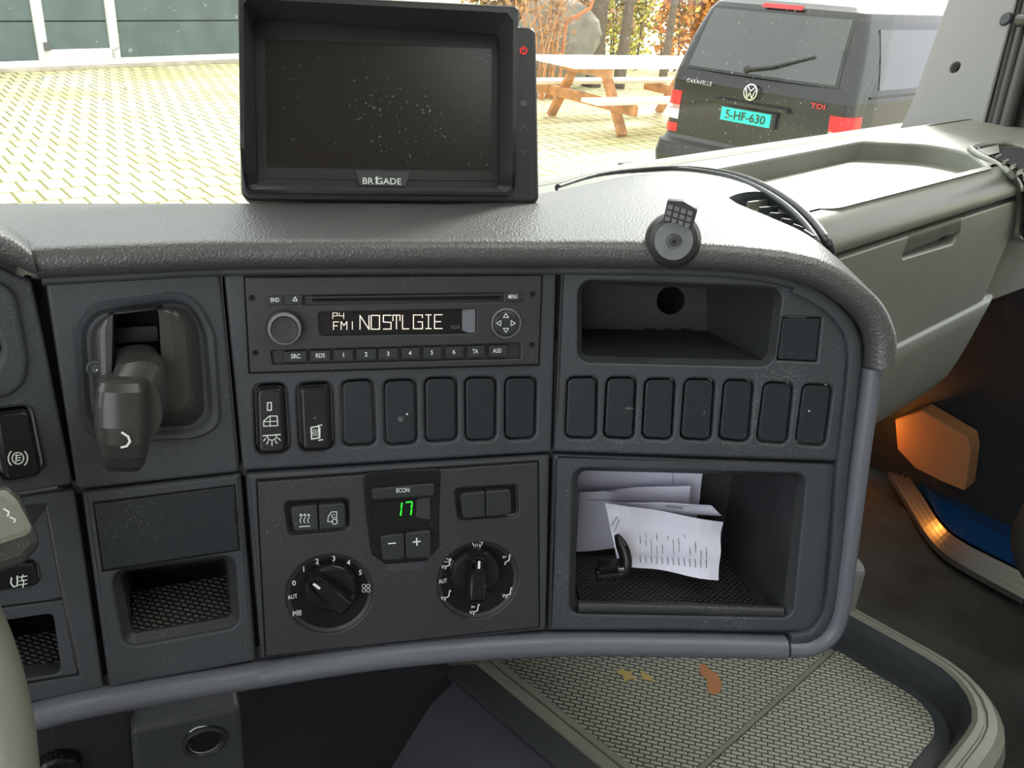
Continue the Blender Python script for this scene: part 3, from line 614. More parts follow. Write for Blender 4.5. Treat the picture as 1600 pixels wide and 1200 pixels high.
stroke(ic, PC, [(486, 668), (498, 666), (499, 684), (487, 686)], .0008, h_, closed=True)
for x in (489, 492, 495): stroke(ic, PC, [(x, 671), (x+1, 674), (x, 677), (x+1, 681)], .0004, h_)
stroke(ic, PC, [(497, 665), (503, 664)], .0007, h_); stroke(ic, PC, [(498, 688), (504, 687)], .0007, h_); stroke(ic, PC, [(500, 668), (500, 684)], .0005, h_)
stroke(ic, PC, [(490, 653), (494, 653)], .0006, h_, 'greyicon'); ic.build('symbols', rk, label='white printed symbols'); PC = PC0
e, mb, hf = rocker('rocker_switch', PLL, SWL, 'glossy black rocker switch with a ringed brake symbol at the far left edge', (.003, .0085))
rk = mb.build('rocker', e); ic = MB(); PLL0 = PLL; PLL = hf
arc = lambda cx, cy, r, a0, a1, n=14, ry=None: [(cx+r*cos(radians(a0+(a1-a0)*k/n)), cy-(ry or r)*sin(radians(a0+(a1-a0)*k/n))) for k in range(n+1)]
stroke(ic, PLL, arc(28, 716, 9, 0, 360, 20), .0006, h_); stroke(ic, PLL, arc(28, 716, 15, 135, 225), .0007, h_); stroke(ic, PLL, arc(28, 716, 15, -45, 45), .0007, h_)
stroke(ic, PLL, [(24, 712), (32, 711)], .0005, h_); stroke(ic, PLL, [(24, 716), (32, 715)], .0005, h_); stroke(ic, PLL, [(24, 720), (32, 719)], .0005, h_); stroke(ic, PLL, [(26, 710), (25, 722)], .0005, h_)
ic.build('symbols', rk, label='white printed symbols'); PLL = PLL0
# fog lamp push switch
e = empty('push_switch', PLL.hit(20, 925), 'black push switch with a white rear fog lamp symbol beside the steering wheel', 'switch')
mb = MB(); extr(mb, PLL, rnd(PLL.poly([(-36, 888), (56, 881), (62, 915), (-36, 928)]), .004), -.012, -.001, 'gloss', bev=.0015); rk = mb.build('button', e); ic = MB(); h_ = -.0007
stroke(ic, PLL, [(18, 903), (17, 911), (21, 917), (27, 915), (27, 900)], .0008, h_)
for x in (31, 36, 41): pass
for y in (902, 908, 914): stroke(ic, PLL, [(30, y), (42, y-2)], .0006, h_)
stroke(ic, PLL, [(36, 898), (34, 904), (37, 909), (36, 918)], .0006, h_); ic.build('symbols', rk, label='white printed symbols')

# ================================================================ RADIO
def disc(mb, pl, x, y, rpx, h0, h1, m, seg=40, bev=.0005): 
    u, v = pl.uv(x, y, h1); r = (pl.uv(x+rpx, y, h1)[0]-u); extr(mb, pl, circ((u, v), r, seg), h0, h1, m, bev=bev); return u, v, r
def screwhole(mb, pl, x, y, h, r=.0016):
    u, v = pl.uv(x, y, h); extr(mb, pl, circ((u, v), r*1.35, 20), h-.001, h+.0003, 'panel_dark', bev=.0003); cap(mb, pl, [circ((u, v), r, 20)], h+.00045, 'hole')
F = .0030
rad = empty('car_radio', PC.hit(615, 575), 'black truck radio with a lit station name display above the switch row', 'radio')
disp = rnd(PC.poly([(497, 487), (743, 482), (743, 520), (500, 524)]), .002); slotp = PC.poly([(474, 461), (786, 456), (786, 471), (474, 476)])
rowp = rnd(PC.poly([(424, 547), (812, 535), (812, 559), (426, 568)]), .001)
mb = MB(); extr(mb, PC, rnd(PC.poly([(383, 433), (845, 430), (840, 568), (391, 581)]), .001), -.001, F, 'faceplate', bev=.0009, holes=[disp, slotp, rowp], hdepth=-.0005, hbev=.0008)
cap(mb, PC, [ccw(disp)], .0008, 'gloss'); cap(mb, PC, [ccw(slotp)], .0006, 'panel_dark'); cap(mb, PC, [ccw(rowp)], .0006, 'panel_dark')
for p in ((393.5, 465), (399, 551), (832, 459), (831, 538)): screwhole(mb, PC, *p, F)
mb.build('faceplate', rad)
mb = MB(); extr(mb, PC, PC.poly([(380, 430), (848, 427), (843, 571), (388, 584)]), .0002, .0004, 'hole', bev=0); mb.build('gap_shadow_frame', rad, label='dark gap around the faceplate')
mb = MB(); extr(mb, PC, PC.poly([(488, 461), (781, 458), (781, 468), (488, 471)]), .0004, .0009, 'hole', bev=0); 
extr(mb, PC, PC.poly([(476, 463), (787, 458), (787, 461.5), (476, 466)]), -.0003, .0018, 'faceplate', bev=.0004); mb.build('disc_slot', rad)
def button(parent, pl, px, h0, h1, txt=None, th=.0022, m='panel_dark', r=.0008, ty=0, tw=None, name='button', tx=0, bev=.0006):
    mb = MB(); extr(mb, pl, rnd(pl.poly(px), r), h0, h1, m, bev=bev)
    if txt: cx = sum(p[0] for p in px)/4+tx; cy = sum(p[1] for p in px)/4+ty; text(mb, pl, txt, cx, cy, th, h1+.0001, width=tw)
    mb.build(name, parent); return mb
button(rad, PC, [(416, 462), (443, 460), (443, 475), (416, 477)], 0, F+.0008, 'BND', .0026, tw=.005)
mb = MB(); extr(mb, PC, rnd(PC.poly([(446, 461), (473, 459), (473, 474), (446, 476)]), .0008), 0, F+.0008, 'panel_dark', bev=.0006)
stroke(mb, PC, [(457.5, 470), (461, 464), (464.5, 470)], .0005, F+.0009, closed=True); mb.build('button', rad)
button(rad, PC, [(788, 457), (815, 456), (815, 470), (788, 471)], 0, F+.0008, 'MENU', .0026, tw=.006)
mb = MB(); seg(mb, PC, 'P4', [(520, 489, 527, 498), (530, 489, 537, 498)], .0004, .0011, 'lcdw')
seg(mb, PC, 'FM1', [(521, 503, 529, 515), (533, 502.5, 542, 515), (547, 502.5, 554, 514.5)], .0005, .0011, 'lcdw')
xs = [(562.5, 576.5), (580, 593), (599, 611), (614, 625), (629, 639), (646, 660), (664, 675), (679, 691)]
seg(mb, PC, 'NOSTLGIE', [(a, 493-.01*(a-562), b, 514.5-.01*(a-562)) for a, b in xs], .00062, .0011, 'lcdw')
mb.build('station_display', rad, label='lit station name display')
mb = MB(); text(mb, PC, 'RDS', 712, 511, .0022, .0011, 'greyicon', width=.0055)
mb.build('display_mark', rad)
mb = MB(); A = PC.poly([(723, 483), (742, 483), (742, 519), (731, 519), (723, 515)], .0012); 
mb.add([PC.hit(722, 484, .0009), PC.hit(742.5, 482.5, F-.0006), PC.hit(742.5, 519.5, F-.0006), PC.hit(732, 520, F-.001), PC.hit(722, 516, .0009)], [(0, 1, 2, 3, 4)], 'trim'); mb.build('display_bevel', rad)
def knob(parent, pl, x, y, h0, prof, m, name='knob', ring=None):
    mb = MB(); lathe(mb, pl.hit(x, y, h0), pl.n, prof, m, 44)
    if ring: lathe(mb, pl.hit(x, y, h0), pl.n, ring[0], ring[1], 44, capend=False)
    o = mb.build(name, parent); return o
k = knob(rad, PC, 445, 511, F, [(.0112, -.001), (.0112, .0), (.0108, .0006)], 'panel_dark', 'knob_seat')
knob(rad, PC, 445, 511, F, [(.0093, 0), (.0095, .006), (.0090, .0078), (.0078, .0085), (.0072, .0080), (.004, .0077)], 'faceplate', 'volume_knob', ring=([(.0098, .0050), (.0097, .0075), (.0082, .0086)], 'pillar'))
mb = MB(); lathe(mb, PC.hit(790.6, 505, F), PC.n, [(.0096, -.001), (.0098, .0012), (.0092, .002), (.0084, .0012)], 'pillar', 44, capend=False)
lathe(mb, PC.hit(790.6, 505, F), PC.n, [(.0084, .0012), (.0080, .0026), (.007, .0031)], 'panel_dark', 44)
for a, b, c_ in (((786.5, 496), (790.5, 489.5), (794.5, 496)), ((786.5, 513), (790.5, 519.5), (794.5, 513)), ((782.5, 501), (776, 505), (782.5, 509)), ((798.5, 501), (805, 505), (798.5, 509))):
    stroke(mb, PC, [a, b, c_], .00045, F+.0033, closed=True)
mb.build('navigation_pad', rad)
bx = [(444, 480), (485, 516), (521.5, 552), (556.5, 587.5), (591.5, 621.5), (626.5, 655), (660.5, 689), (695, 723.5), (729, 756.5), (762, 791.5)]
for (a, b), s_ in zip(bx, ['SRC', 'RDS', '1', '2', '3', '4', '5', '6', 'TA', 'AUD']):
    f1 = lambda x: 547.5-(x-444)*.0277; f2 = lambda x: 564.5-(x-444)*.0265
    button(rad, PC, [(a, f1(a)), (b, f1(b)), (b, f2(b)), (a, f2(a))], 0, F+.0009, s_, .0028, ty=1, tw={3: .0055, 2: .0036, 1: None}[len(s_)])

# ================================================================ CLIMATE UNIT
cl = empty('climate_control_unit', PC.hit(625, 1000), 'black heating and ventilation unit with two rotary knobs and a green 17 display', 'climate control')
G = .0006
def pxc(x, y, k=3.404): return (390+x/k, 710+y/k)
insert = rnd(PC.poly([(566, 738), (689, 731), (686, 800), (686, 855), (664, 876), (602, 881), (580, 865), (571, 800)]), .004)
dc1 = PC.uv(515, 928, 0); r1 = PC.uv(584, 928, 0)[0]-dc1[0]; dc2 = PC.uv(747, 907, 0); r2 = PC.uv(811, 907, 0)[0]-dc2[0]
b12 = rnd(PC.poly([(444, 784), (545, 778), (546, 827), (452, 836)]), .003); b34 = rnd(PC.poly([(710, 763), (809, 757), (810, 806), (716, 812)]), .003)
mb = MB(); plate = rnd(PC.poly([(402, 753), (840, 723), (842, 979), (416, 1025)]), .001)
extr(mb, PC, plate, -.006, G, 'faceplate', bev=.0008, holes=[circ(dc1, r1*.97, 44), circ(dc2, r2*.97, 44), b12, b34], hdepth=-.0012, hbev=.0012)
for c_, r_ in ((dc1, r1), (dc2, r2)):
    ra = [PC.P(x, y, -.0009) for x, y in circ(c_, r_*.97, 44)]; rb = [PC.P(x, y, -.0042) for x, y in circ(c_, r_*.66, 44)]; strip(mb, ra, rb, 'faceplate'); cap(mb, PC, [circ(c_, r_*.66, 44)], -.0042, 'faceplate')
for q_ in (b12, b34):
    A = ccw(q_); strip(mb, [PC.P(x, y, -.0009) for x, y in A], [PC.P(x, y, -.003) for x, y in inset(A, .0025)], 'faceplate'); cap(mb, PC, [inset(A, .0025)], -.003, 'faceplate')
mb.build('faceplate', cl)
mb = MB(); extr(mb, PC, PC.poly([(399, 750), (843, 720), (845, 982), (413, 1029)]), -.0022, -.0018, 'hole', bev=0); mb.build('plate_gap', cl, label='dark gap around the faceplate')
mb = MB(); dw = rnd(PC.poly([(581, 785), (672, 777), (673, 817), (583, 822)]), .001); extr(mb, PC, insert, -.002, .0014, 'gloss', bev=.0008, holes=[dw], hdepth=.0006); cap(mb, PC, [ccw(dw)], .0009, 'gloss')
mb.add([PC.hit(651, 780, .0010), PC.hit(672, 777, .0016), PC.hit(672, 812, .0016), PC.hit(650, 808, .0010)], [(0, 1, 2, 3)], 'recess'); mb.build('display_panel', cl)
mb = MB(); 
for pts_ in ([(628, 786), (627, 794)], [(627, 797), (626, 805)], [(635, 785), (643, 784)], [(644, 786), (643, 793)], [(643, 796), (642, 804)]): stroke(mb, PC, pts_, .0010, .0012, 'green')
mb.build('temperature_digits', cl, label='glowing green 17')
def b5(px, txt=None, **k): button(cl, PC, px, -.002, .0042 if 'h' not in k else k.pop('h'), txt, r=.0022, bev=.0012, **k)
button(cl, PC, [(579, 761), (679, 752), (679, 772), (581, 779)], 0, .0040, 'ECON', .0030, r=.0022, tw=.0085, bev=.0012)
button(cl, PC, [(593, 834), (631, 830), (632, 870), (597, 873)], 0, .0042, None, r=.0022, bev=.0012)
mb = MB(); stroke(mb, PC, [(607, 849.5), (618, 848.5)], .0009, .0044); mb.build('minus_sign', cl, label='white minus sign')
button(cl, PC, [(632, 829.5), (672, 825), (673, 868), (633, 870)], 0, .0042, None, r=.0022, bev=.0012)
mb = MB(); stroke(mb, PC, [(645.5, 847), (656.5, 846)], .0009, .0044); stroke(mb, PC, [(651, 841), (651.5, 852)], .0009, .0045); mb.build('plus_sign', cl, label='white plus sign')
mb = MB(); A = [(603, 881), (664, 877), (662, 884), (655, 889), (612, 893), (605, 889)]; cap(mb, PC, [PC.poly(A, .0008)], .0009, 'panel'); mb.build('scoop', cl)
H_ = .0038
for px, kind_ in (([(453, 789), (496, 786), (498, 825), (459, 828)], 'seat'), ([(497, 786), (539, 783), (541, 822), (499, 825)], 'cab'), ([(717, 769), (756.5, 765), (757, 805), (722, 808)], ''), ([(757.5, 765), (797, 762), (798, 801), (758, 805)], '')):
    mb = MB(); extr(mb, PC, rnd(PC.poly(px), [.003, .001, .001, .003] if px[0][0] in (453, 717) else [.001, .003, .003, .001]), -.003, H_, 'panel_dark', bev=.0012); h_ = H_+.00015
    if kind_ == 'seat':
        for x in (470, 476, 482): stroke(mb, PC, [(x, 817), (x-1.5, 813), (x+1, 808), (x, 803)], .0005, h_); stroke(mb, PC, [(x-2, 805.5), (x, 803), (x+2.2, 805)], .0004, h_)
        stroke(mb, PC, [(468, 823), (484, 822)], .0006, h_)
    if kind_ == 'cab':
        stroke(mb, PC, [(519, 815), (512, 815), (513, 807), (518, 800), (526, 799.5), (526, 812)], .0005, h_, closed=False); stroke(mb, PC, arc(523, 815, 4, 0, 360, 14), .0006, h_); stroke(mb, PC, [(523, 804), (518, 805), (519, 809), (524, 808)], .0004, h_)
    mb.build('push_button', cl)
def dial(x, y, rpx, ang, name, base=-.0042, skirt=False):
    """round knob with a raised grip bar turned to ang (0 = up, clockwise)"""
    mb = MB(); o = PC.hit(x, y, .012); u, v = PC.uv(x, y, .012); r = PC.uv(x+rpx, y, .012)[0]-u; o = PC.P(u, v, 0)
    lathe(mb, o, PC.n, [(r*.98, base), (r, .004), (r*.97, .0068), (r*.93, .0076), (r*.80, .0080)], 'gloss', 52)
    a = radians(-ang); c_, s_ = cos(a), sin(a); X = PC.ex*c_+PC.ey*s_; Y = PC.ey*c_-PC.ex*s_
    q = Pl(o, X, PC.n); q.ex = X; q.ey = Y; q.n = PC.n
    w = r*.42; bar = [(-w, -r*.86), (-w*.5, -r*.97), (w*.5, -r*.97), (w, -r*.86), (w*.86, r*.2), (w*.72, r*.9), (0, r*.985), (-w*.72, r*.9), (-w*.86, r*.2)]
    bar = rnd(bar, r*.06); rings = [[q.P(x_, y_, h) for x_, y_ in inset(bar, d)] for h, d in ((.006, -.0006), (.012, 0), (.0155, .0004), (.0172, .0014), (.0176, .003))]
    loft(mb, rings, 'gloss', cap1=True)
    k = mb.build(name, cl); i = MB(); i.add([q.P(x_, y_, .0179) for x_, y_ in ((-.0008, r*.52), (.0008, r*.52), (.0008, r*.84), (-.0008, r*.84))], [(0, 1, 2, 3)], 'white'); i.build('pointer_mark', k, label='white pointer line'); return k
dial(516, 926, 42, -46, 'fan_knob'); dial(745, 902, 39, 2, 'air_direction_knob')
mb = MB(); h_ = .0002
for s_, x, y in (('0', 459.5, 911), ('1', 474.5, 889.5), ('2', 495.5, 877), ('3', 521.5, 872.5), ('4', 544.5, 879), ('5', 563, 894.5)): text(mb, PC, s_, x, y, .0036, h_)
text(mb, PC, 'AUT', 457, 932.5, .0030, h_, width=.0062, rot=.12); text(mb, PC, 'P', 460, 959, .0034, h_)
text(mb, PC, 'AUT', 692, 908, .0030, h_, width=.0058, rot=.08)
for cx, cy, r_ in ((467, 957.5, 2.2), (572, 919, 3.6)):
    for dx, dy in ((-1, -1), (1, -1), (-1, 1), (1, 1)): stroke(mb, PC, arc(cx+dx*r_*.95, cy+dy*r_*.95, r_*.8, 0, 360, 10), .0004, h_)
mb.build('fan_scale', cl, label='white printed numbers and marks') 
mb = MB()
stroke(mb, PC, [(738, 848), (746, 846), (754, 847.5), (750, 855), (742, 855.5)], .0005, h_, closed=True)
for x in (743, 746, 749): stroke(mb, PC, [(x, 857), (x, 850)], .0004, h_)
def man(x, y, up=False, lo=False, sc=1):
    P_ = lambda pts_: [(x+a*sc, y+b*sc) for a, b in pts_]
    stroke(mb, PC, P_([(4, -5), (3, 1), (-2, 3), (-3, 7)]), .0008, h_); stroke(mb, PC, arc(x+5*sc, y-7.5*sc, 1*sc, 0, 360, 8), .0007, h_)
    if up: stroke(mb, PC, P_([(-6, -6), (-1, -5), (-6, -3)]), .0004, h_, closed=True)
    if lo: stroke(mb, PC, P_([(-9, 2), (-4, 2), (-7, 6)]), .0004, h_, closed=True)
man(792, 875, up=True); man(794, 927, lo=True); man(743, 953, up=True, lo=True); man(698, 931, lo=True); man(699, 882, lo=True)
stroke(mb, PC, [(693, 874), (698, 873), (703, 874), (700, 878), (695, 878)], .0004, h_, closed=True)
mb.build('air_symbols', cl, label='white printed airflow symbols')

# ================================================================ PARKING BRAKE LEVER
pb = empty('parking_brake_lever', PL_.hit(230, 690), 'black hand brake lever with a bulbous grip on a rounded collar in the console', 'lever')
mb = MB(); o1 = rnd(PL_.poly([(112, 478), (300, 452), (336, 520), (346, 668), (305, 685), (150, 690), (122, 660)]), .018, 8)
i1 = rnd(PL_.poly([(136, 497), (292, 476), (312, 520), (322, 650), (300, 670), (160, 676), (146, 640)], .004), .016, 8)
def resamp(p, n=60):
    p = ccw(p); c0 = (sum(a[0] for a in p)/len(p), sum(a[1] for a in p)/len(p)); out = []
    for k in range(n):
        a = 2*pi*k/n; d = V((cos(a), sin(a))); best = None
        for i in range(len(p)):
            A = V(p[i])-V(c0); B = V(p[(i+1) % len(p)])-V(c0); e = B-A; den = d.x*e.y-d.y*e.x
            if abs(den) < 1e-12: continue
            t = (A.x*e.y-A.y*e.x)/den; s_ = (A.x*d.y-A.y*d.x)/den
            if t > 0 and -1e-6 <= s_ <= 1+1e-6: best = t if best is None else max(best, t)
        out.append((c0[0]+d.x*best, c0[1]+d.y*best))
    return out
O = resamp(o1); I = resamp(i1); mid = lambda A, B, t: [(a[0]*(1-t)+b[0]*t, a[1]*(1-t)+b[1]*t) for a, b in zip(A, B)]
rings = [[PL_.P(x, y, h) for x, y in mid(O, I, t)] for t, h in ((0, -.001), (0, .0015), (.15, .0028), (.5, .0020), (.9, -.0005), (1, -.0015))]
loft(mb, rings, 'panel'); 
slotl = resamp(rnd(PL_.poly([(176, 489), (248, 483), (253, 582), (174, 588)], .016), .002))
def dome(t): return -.0015+.0165*(1-(1-t)**5)
rings = [[PL_.P(x, y, dome(t)) for x, y in mid(I, slotl, t)] for t in (0, .03, .07, .12, .18, .26, .36, .5, .7, 1)]
loft(mb, rings, 'lever'); S0 = [PL_.P(x, y, dome(1)) for x, y in slotl]; S1 = [PL_.P(x, y, -.016) for x, y in inset(slotl, .001)]
strip(mb, S0, S1, 'panel_dark'); cap(mb, PL_, [inset(slotl, .001)], -.016, 'hole')
mb.build('collar', pb)
mb = MB(); lathe(mb, PL_.hit(148, 575, .0125), PL_.n, [(.0046, -.001), (.0044, .0012), (.0034, .0016), (.0032, .0002)], 'panel', 24); lathe(mb, PL_.hit(148, 575, .0127), PL_.n, [(.002, .0001), (.0014, -.0001)], 'chrome', 6); mb.build('screw', pb)
mb = MB()
for y_, h in ((516, -.010), (550, -.003)): extr(mb, PL_, PL_.poly([(180, y_-4), (246, y_-8), (249, y_+18), (181, y_+22)], h), -.011, h, 'panel_dark', bev=.001)
mb.build('gate_steps', pb)
# arm and grip: section rings placed along the stick, coming out and hanging down
def ringat(c_, X, Y, a, b, e=2.6, n=28):
    out = []
    for k in range(n):
        t = 2*pi*k/n; cx_, sy_ = cos(t), sin(t); out.append(c_+X*a*abs(cx_)**(2/e)*(1 if cx_ > 0 else -1)+Y*b*abs(sy_)**(2/e)*(1 if sy_ > 0 else -1))
    return out
mb = MB(); ex, ey, nn = PL_.ex, PL_.ey, PL_.n
base = PL_.hit(216, 570, .004); armp = [(base, .013, .012), (PL_.hit(222, 588, .020), .0135, .014), (PL_.hit(218, 612, .034), .0150, .017), (PL_.hit(205, 640, .044), .0155, .018)]
rg = []
for i, (c_, a, b) in enumerate(armp): rg.append(ringat(c_, ex, ey, a, b))
loft(mb, rg, 'lever', cap0=True, cap1=True); mb.build('arm', pb)
mb = MB(); rg = []
# head: front face spans px (148,592)-(238,600) down to (160,735)-(232,733)
def face(y, x0, x1, h, th):
    a, b = PL_.hit(x0, y, h), PL_.hit(x1, y, h); c_ = (a+b)/2; return ringat(c_-nn*th/2, (b-a).normalized(), nn, (b-a).length/2, th/2, 3.2)
for y, x0, x1, h, th in ((590, 166, 214, .046, .006), (593, 158, 222, .050, .018), (600, 151, 228, .055, .028), (614, 147, 231, .0585, .036), (640, 143, 234, .060, .040), (670, 143, 234, .061, .040), (696, 147, 234, .060, .036), (716, 152, 231, .057, .028), (730, 157, 226, .053, .020), (737, 166, 218, .048, .008)):
    rg.append(face(y, x0, x1, h, th))
loft(mb, rg, 'lever', cap0=True, cap1=True); mb.build('grip', pb)
mb = MB(); hp = Pl(PL_.hit(195, 680, .0615), ex, nn); stroke(mb, hp, [(191, 676), (200, 682), (203, 690), (198, 697), (190, 699)], .0012, .0004, 'white'); mb.build('worn_symbol', pb, label='worn white symbol')

# ================================================================ MONITOR
mo = CAM+ray(610, 316)*(.672/FPX); MP = Pl.yl(mo, 12, 22)
mon = empty('reversing_monitor', mo, 'black reversing camera monitor with a sun hood standing on the dashboard pad', 'monitor')
mb = MB(); body = rnd(MP.poly([(375, -22), (811, 40), (836, 42), (842, 312), (834, 318), (383, 310), (375, 300)]), .004)
body = rnd(MP.poly([(371, -14), (812, 8), (812, 40), (838, 42), (843, 318), (376, 313)]), [.004, .004, .0001, .006, .006, .008])
extr(mb, MP, body, -.024, 0, 'bezel', bev=.003, back=True); mb.build('housing', mon)
HD = .036
def loop3(pts_, n=6):     # closed loop through (x, y, height) points, corners kept fairly tight
    out = []
    for (a0, a1) in zip(pts_, pts_[1:]+pts_[:1]):
        for k in range(n): t = k/n; out.append(tuple(a0[i]*(1-t)+a1[i]*t for i in range(3)))
    return out
def h3(lp, dh=0): return [MP.hit(x, y, h+dh) for x, y, h in lp]
P3 = lambda lp, h: [MP.P(x, y, h) for x, y in lp]
MO = [(391, 301, .003), (796, 305, .003), (804, 296, .006), (806, 272, .026), (807, 235, HD), (808, 30, HD), (798, 14, HD), (383, -9, HD), (373, 2, HD), (375, 230, HD), (379, 268, .026), (384, 292, .006)]
MI = [(394, 296, .0025), (793, 300, .0025), (800, 292, .005), (801, 272, .024), (801, 235, HD-.001), (802, 32, HD-.001), (793, 20, HD-.001), (388, -2, HD-.001), (380, 6, HD-.001), (382, 230, HD-.001), (385, 268, .024), (388, 290, .005)]
RB = [(406, 290, .0012), (776, 294, .0012), (780, 290, .0012), (780, 275, .0012), (780, 235, .0012), (780, 62, .0012), (775, 54, .0012), (405, 31, .0012), (398, 38, .0012), (400, 230, .0012), (401, 272, .0012), (402, 286, .0012)]
BO = [(x+(3 if x < 600 else 0), max(y, 4) if y < 100 else y, -.001) for x, y, h in MO]
mb = MB(); loft(mb, [h3(loop3(q_)) for q_ in (BO, MO)], 'bezel'); loft(mb, [h3(loop3(MO)), h3(loop3(MI), .001)], 'bezel'); loft(mb, [h3(loop3(MI), .001), h3(loop3(RB))], 'bezel_side'); mb.build('sun_hood', mon)
mb = MB(); bz = ccw(MP.poly([(398, 36), (778, 57), (779, 283), (403, 279)])); vis = ccw(MP.poly([(414, 62), (768, 76), (768, 268), (416, 262)]))
extr(mb, MP, bz, 0, .0010, 'bezel', bev=0, holes=[vis], hbev=.0001, hdepth=.0002); mb.build('screen_bezel', mon)
mb = MB(); cap(mb, MP, [vis], .0004, 'screen'); strip(mb, P3(vis, -.003), P3(vis, .0004), 'screen', False); cap(mb, MP, [vis], -.003, 'screen'); mb.build('screen', mon)
lb = MB(); extr(lb, MP, MP.poly([(555, 266), (640, 269), (634, 292), (562, 290)], .002), .001, .0022, 'bezel_side', bev=.0003); 
text(lb, MP, 'BR GADE', 597, 283, .0048, .0027, width=.0285); stroke(lb, MP, [(588.2, 276.5), (588.2, 287.5)], .0011, .0027); stroke(lb, MP, [(586, 279), (590.5, 277)], .0006, .00275)
lb.build('maker_badge', mon, label='grey badge with white lettering')
lb = MB()
for x, y in ((481, 294.5), (708, 300)): lb.add([MP.hit(x-9, y-1.3, .0375), MP.hit(x+9, y-1, .0375), MP.hit(x+9, y+1.5, .0375), MP.hit(x-9, y+1.2, .0375)], [(0, 1, 2, 3)], 'hole')
ic = MB(); stroke(ic, MP, arc(818, 79, 5, -235, 55, 14), .0009, .0004, 'redicon'); stroke(ic, MP, [(818, 72), (818, 79)], .0009, .0004, 'redicon'); ic.build('power_icon', mon, label='glowing red power icon')
ic = MB(); ic.add([MP.hit(*p, .0004) for p in ((813, 157), (823, 157), (823, 166), (813, 166))], [(0, 1, 2, 3)], 'greyicon')
stroke(ic, MP, [(813, 202), (818, 196), (823, 202)], .0008, .0004, 'greyicon'); stroke(ic, MP, [(813, 234), (818, 239), (823, 234)], .0008, .0004, 'greyicon'); stroke(ic, MP, [(814, 122), (817, 124)], .0006, .0004, 'greyicon')
ic.build('touch_icons', mon)
mb = MB(); a = MP.hit(613, 300, -.026); foot = V((a.x, a.y+.012, 1.975))
beam(mb, MP.hit(615, 300, -.018), MP.hit(615, 316, -.018)-V((0, 0, .018)), .036, .012, 'bezel', up=MP.n, bev=.002); mb.build('bracket', mon)

# ================================================================ PHONE MOUNT
ax = (CAM-PC.hit(1044, 378, .02)).normalized(); ax = (ax*.5+PR.n*.7+V((-.12, 0, 0))).normalized()
pmn = empty('phone_mount', PR.hit(1052, 405, .01), 'small round black phone holder base with a ribbed clip on the pad edge', 'phone mount')
o = PR.hit(1052, 376, .012)
mb = MB(); lathe(mb, o-ax*.016, ax, [(.004, -.004), (.0125, -.002), (.0165, .003), (.0178, .009), (.0172, .015), (.015, .020), (.012, .0225)], 'mount', 40); mb.build('ball', pmn)
mb = MB(); of = o+ax*.0065; lathe(mb, of, ax, [(.0110, -.002), (.0119, .0005), (.0116, .0018), (.0048, .0020), (.0044, .0008)], 'mount_disc', 44)
lathe(mb, of, ax, [(.003, .0), (.0030, .0075), (.0026, .008), (.0012, .008), (.0011, .005)], 'mount', 24); mb.build('front_disc', pmn)
cp = Pl(PR.hit(1063, 332, .024), PR.ex, (CAM-PR.hit(1063, 332)).normalized()+V((0, 0, -.2)))
mb = MB(); A = cp.poly([(1043, 313), (1068, 315), (1090, 328), (1082, 357), (1036, 344)]); extr(mb, cp, rnd(A, .0012), -.007, 0, 'mount', bev=.0006, back=True)
for r_ in range(3):
    for c_ in range(4):
        x = 1044.5+c_*10.2-r_*2.4+r_*.2; y = 319+c_*3.2+r_*9.2; extr(mb, cp, rnd(cp.poly([(x, y), (x+7.6, y+2.2), (x+6, y+9), (x-1.6, y+6.6)]), .0004), -.0005, .0011, 'mount_disc', bev=.0003)
mb.build('clip', pmn, label='ribbed grey clip pad')

# ================================================================ PASSENGER DASHBOARD
pd = empty('passenger_dashboard', T(1.1, .5, 1.5), 'grey green passenger dashboard with a shallow top tray and a glovebox', 'dashboard')
HT = Pl(T(0, 0, 1.943), LV, ZV); HT.ex = LV; HT.ey = WV; HT.n = ZV
tray = rnd([(.82, .61), (1.33, .627), (1.405, .56), (1.41, .50), (1.30, .428), (.88, .428), (.83, .46)], [.03, .02, .05, .05, .03, .05, .04], 6)
mb = MB(); extr(mb, HT, [(.60, .434), (1.66, .434), (1.76, .47), (1.74, .58), (1.60, .652), (.62, .652)], -.03, 0, 'dash', bev=.001, holes=[tray], hbev=.004, hdepth=-.026)
cap(mb, HT, [ccw(tray)], -.026, 'dash'); loft(mb, [[T(l, w, z) for w, z in ((.650, 1.9425), (.656, 1.94), (.665, 1.925), (.74, 1.88), (.80, 1.865))] for l in (-.45, .60, 1.60, 1.86)], 'dash', closed=False); mb.build('top_cover', pd)
pr1 = [(.4345, 1.9425), (.424, 1.9405), (.414, 1.935), (.407, 1.9265), (.404, 1.915), (.404, 1.905), (.4065, 1.902), (.412, 1.901)]
mb = MB(); loft(mb, [[T(l, w, z) for w, z in pr1] for l in (.55, .8, 1.1, 1.44)], 'dash', closed=False); mb.build('front_roll', pd)
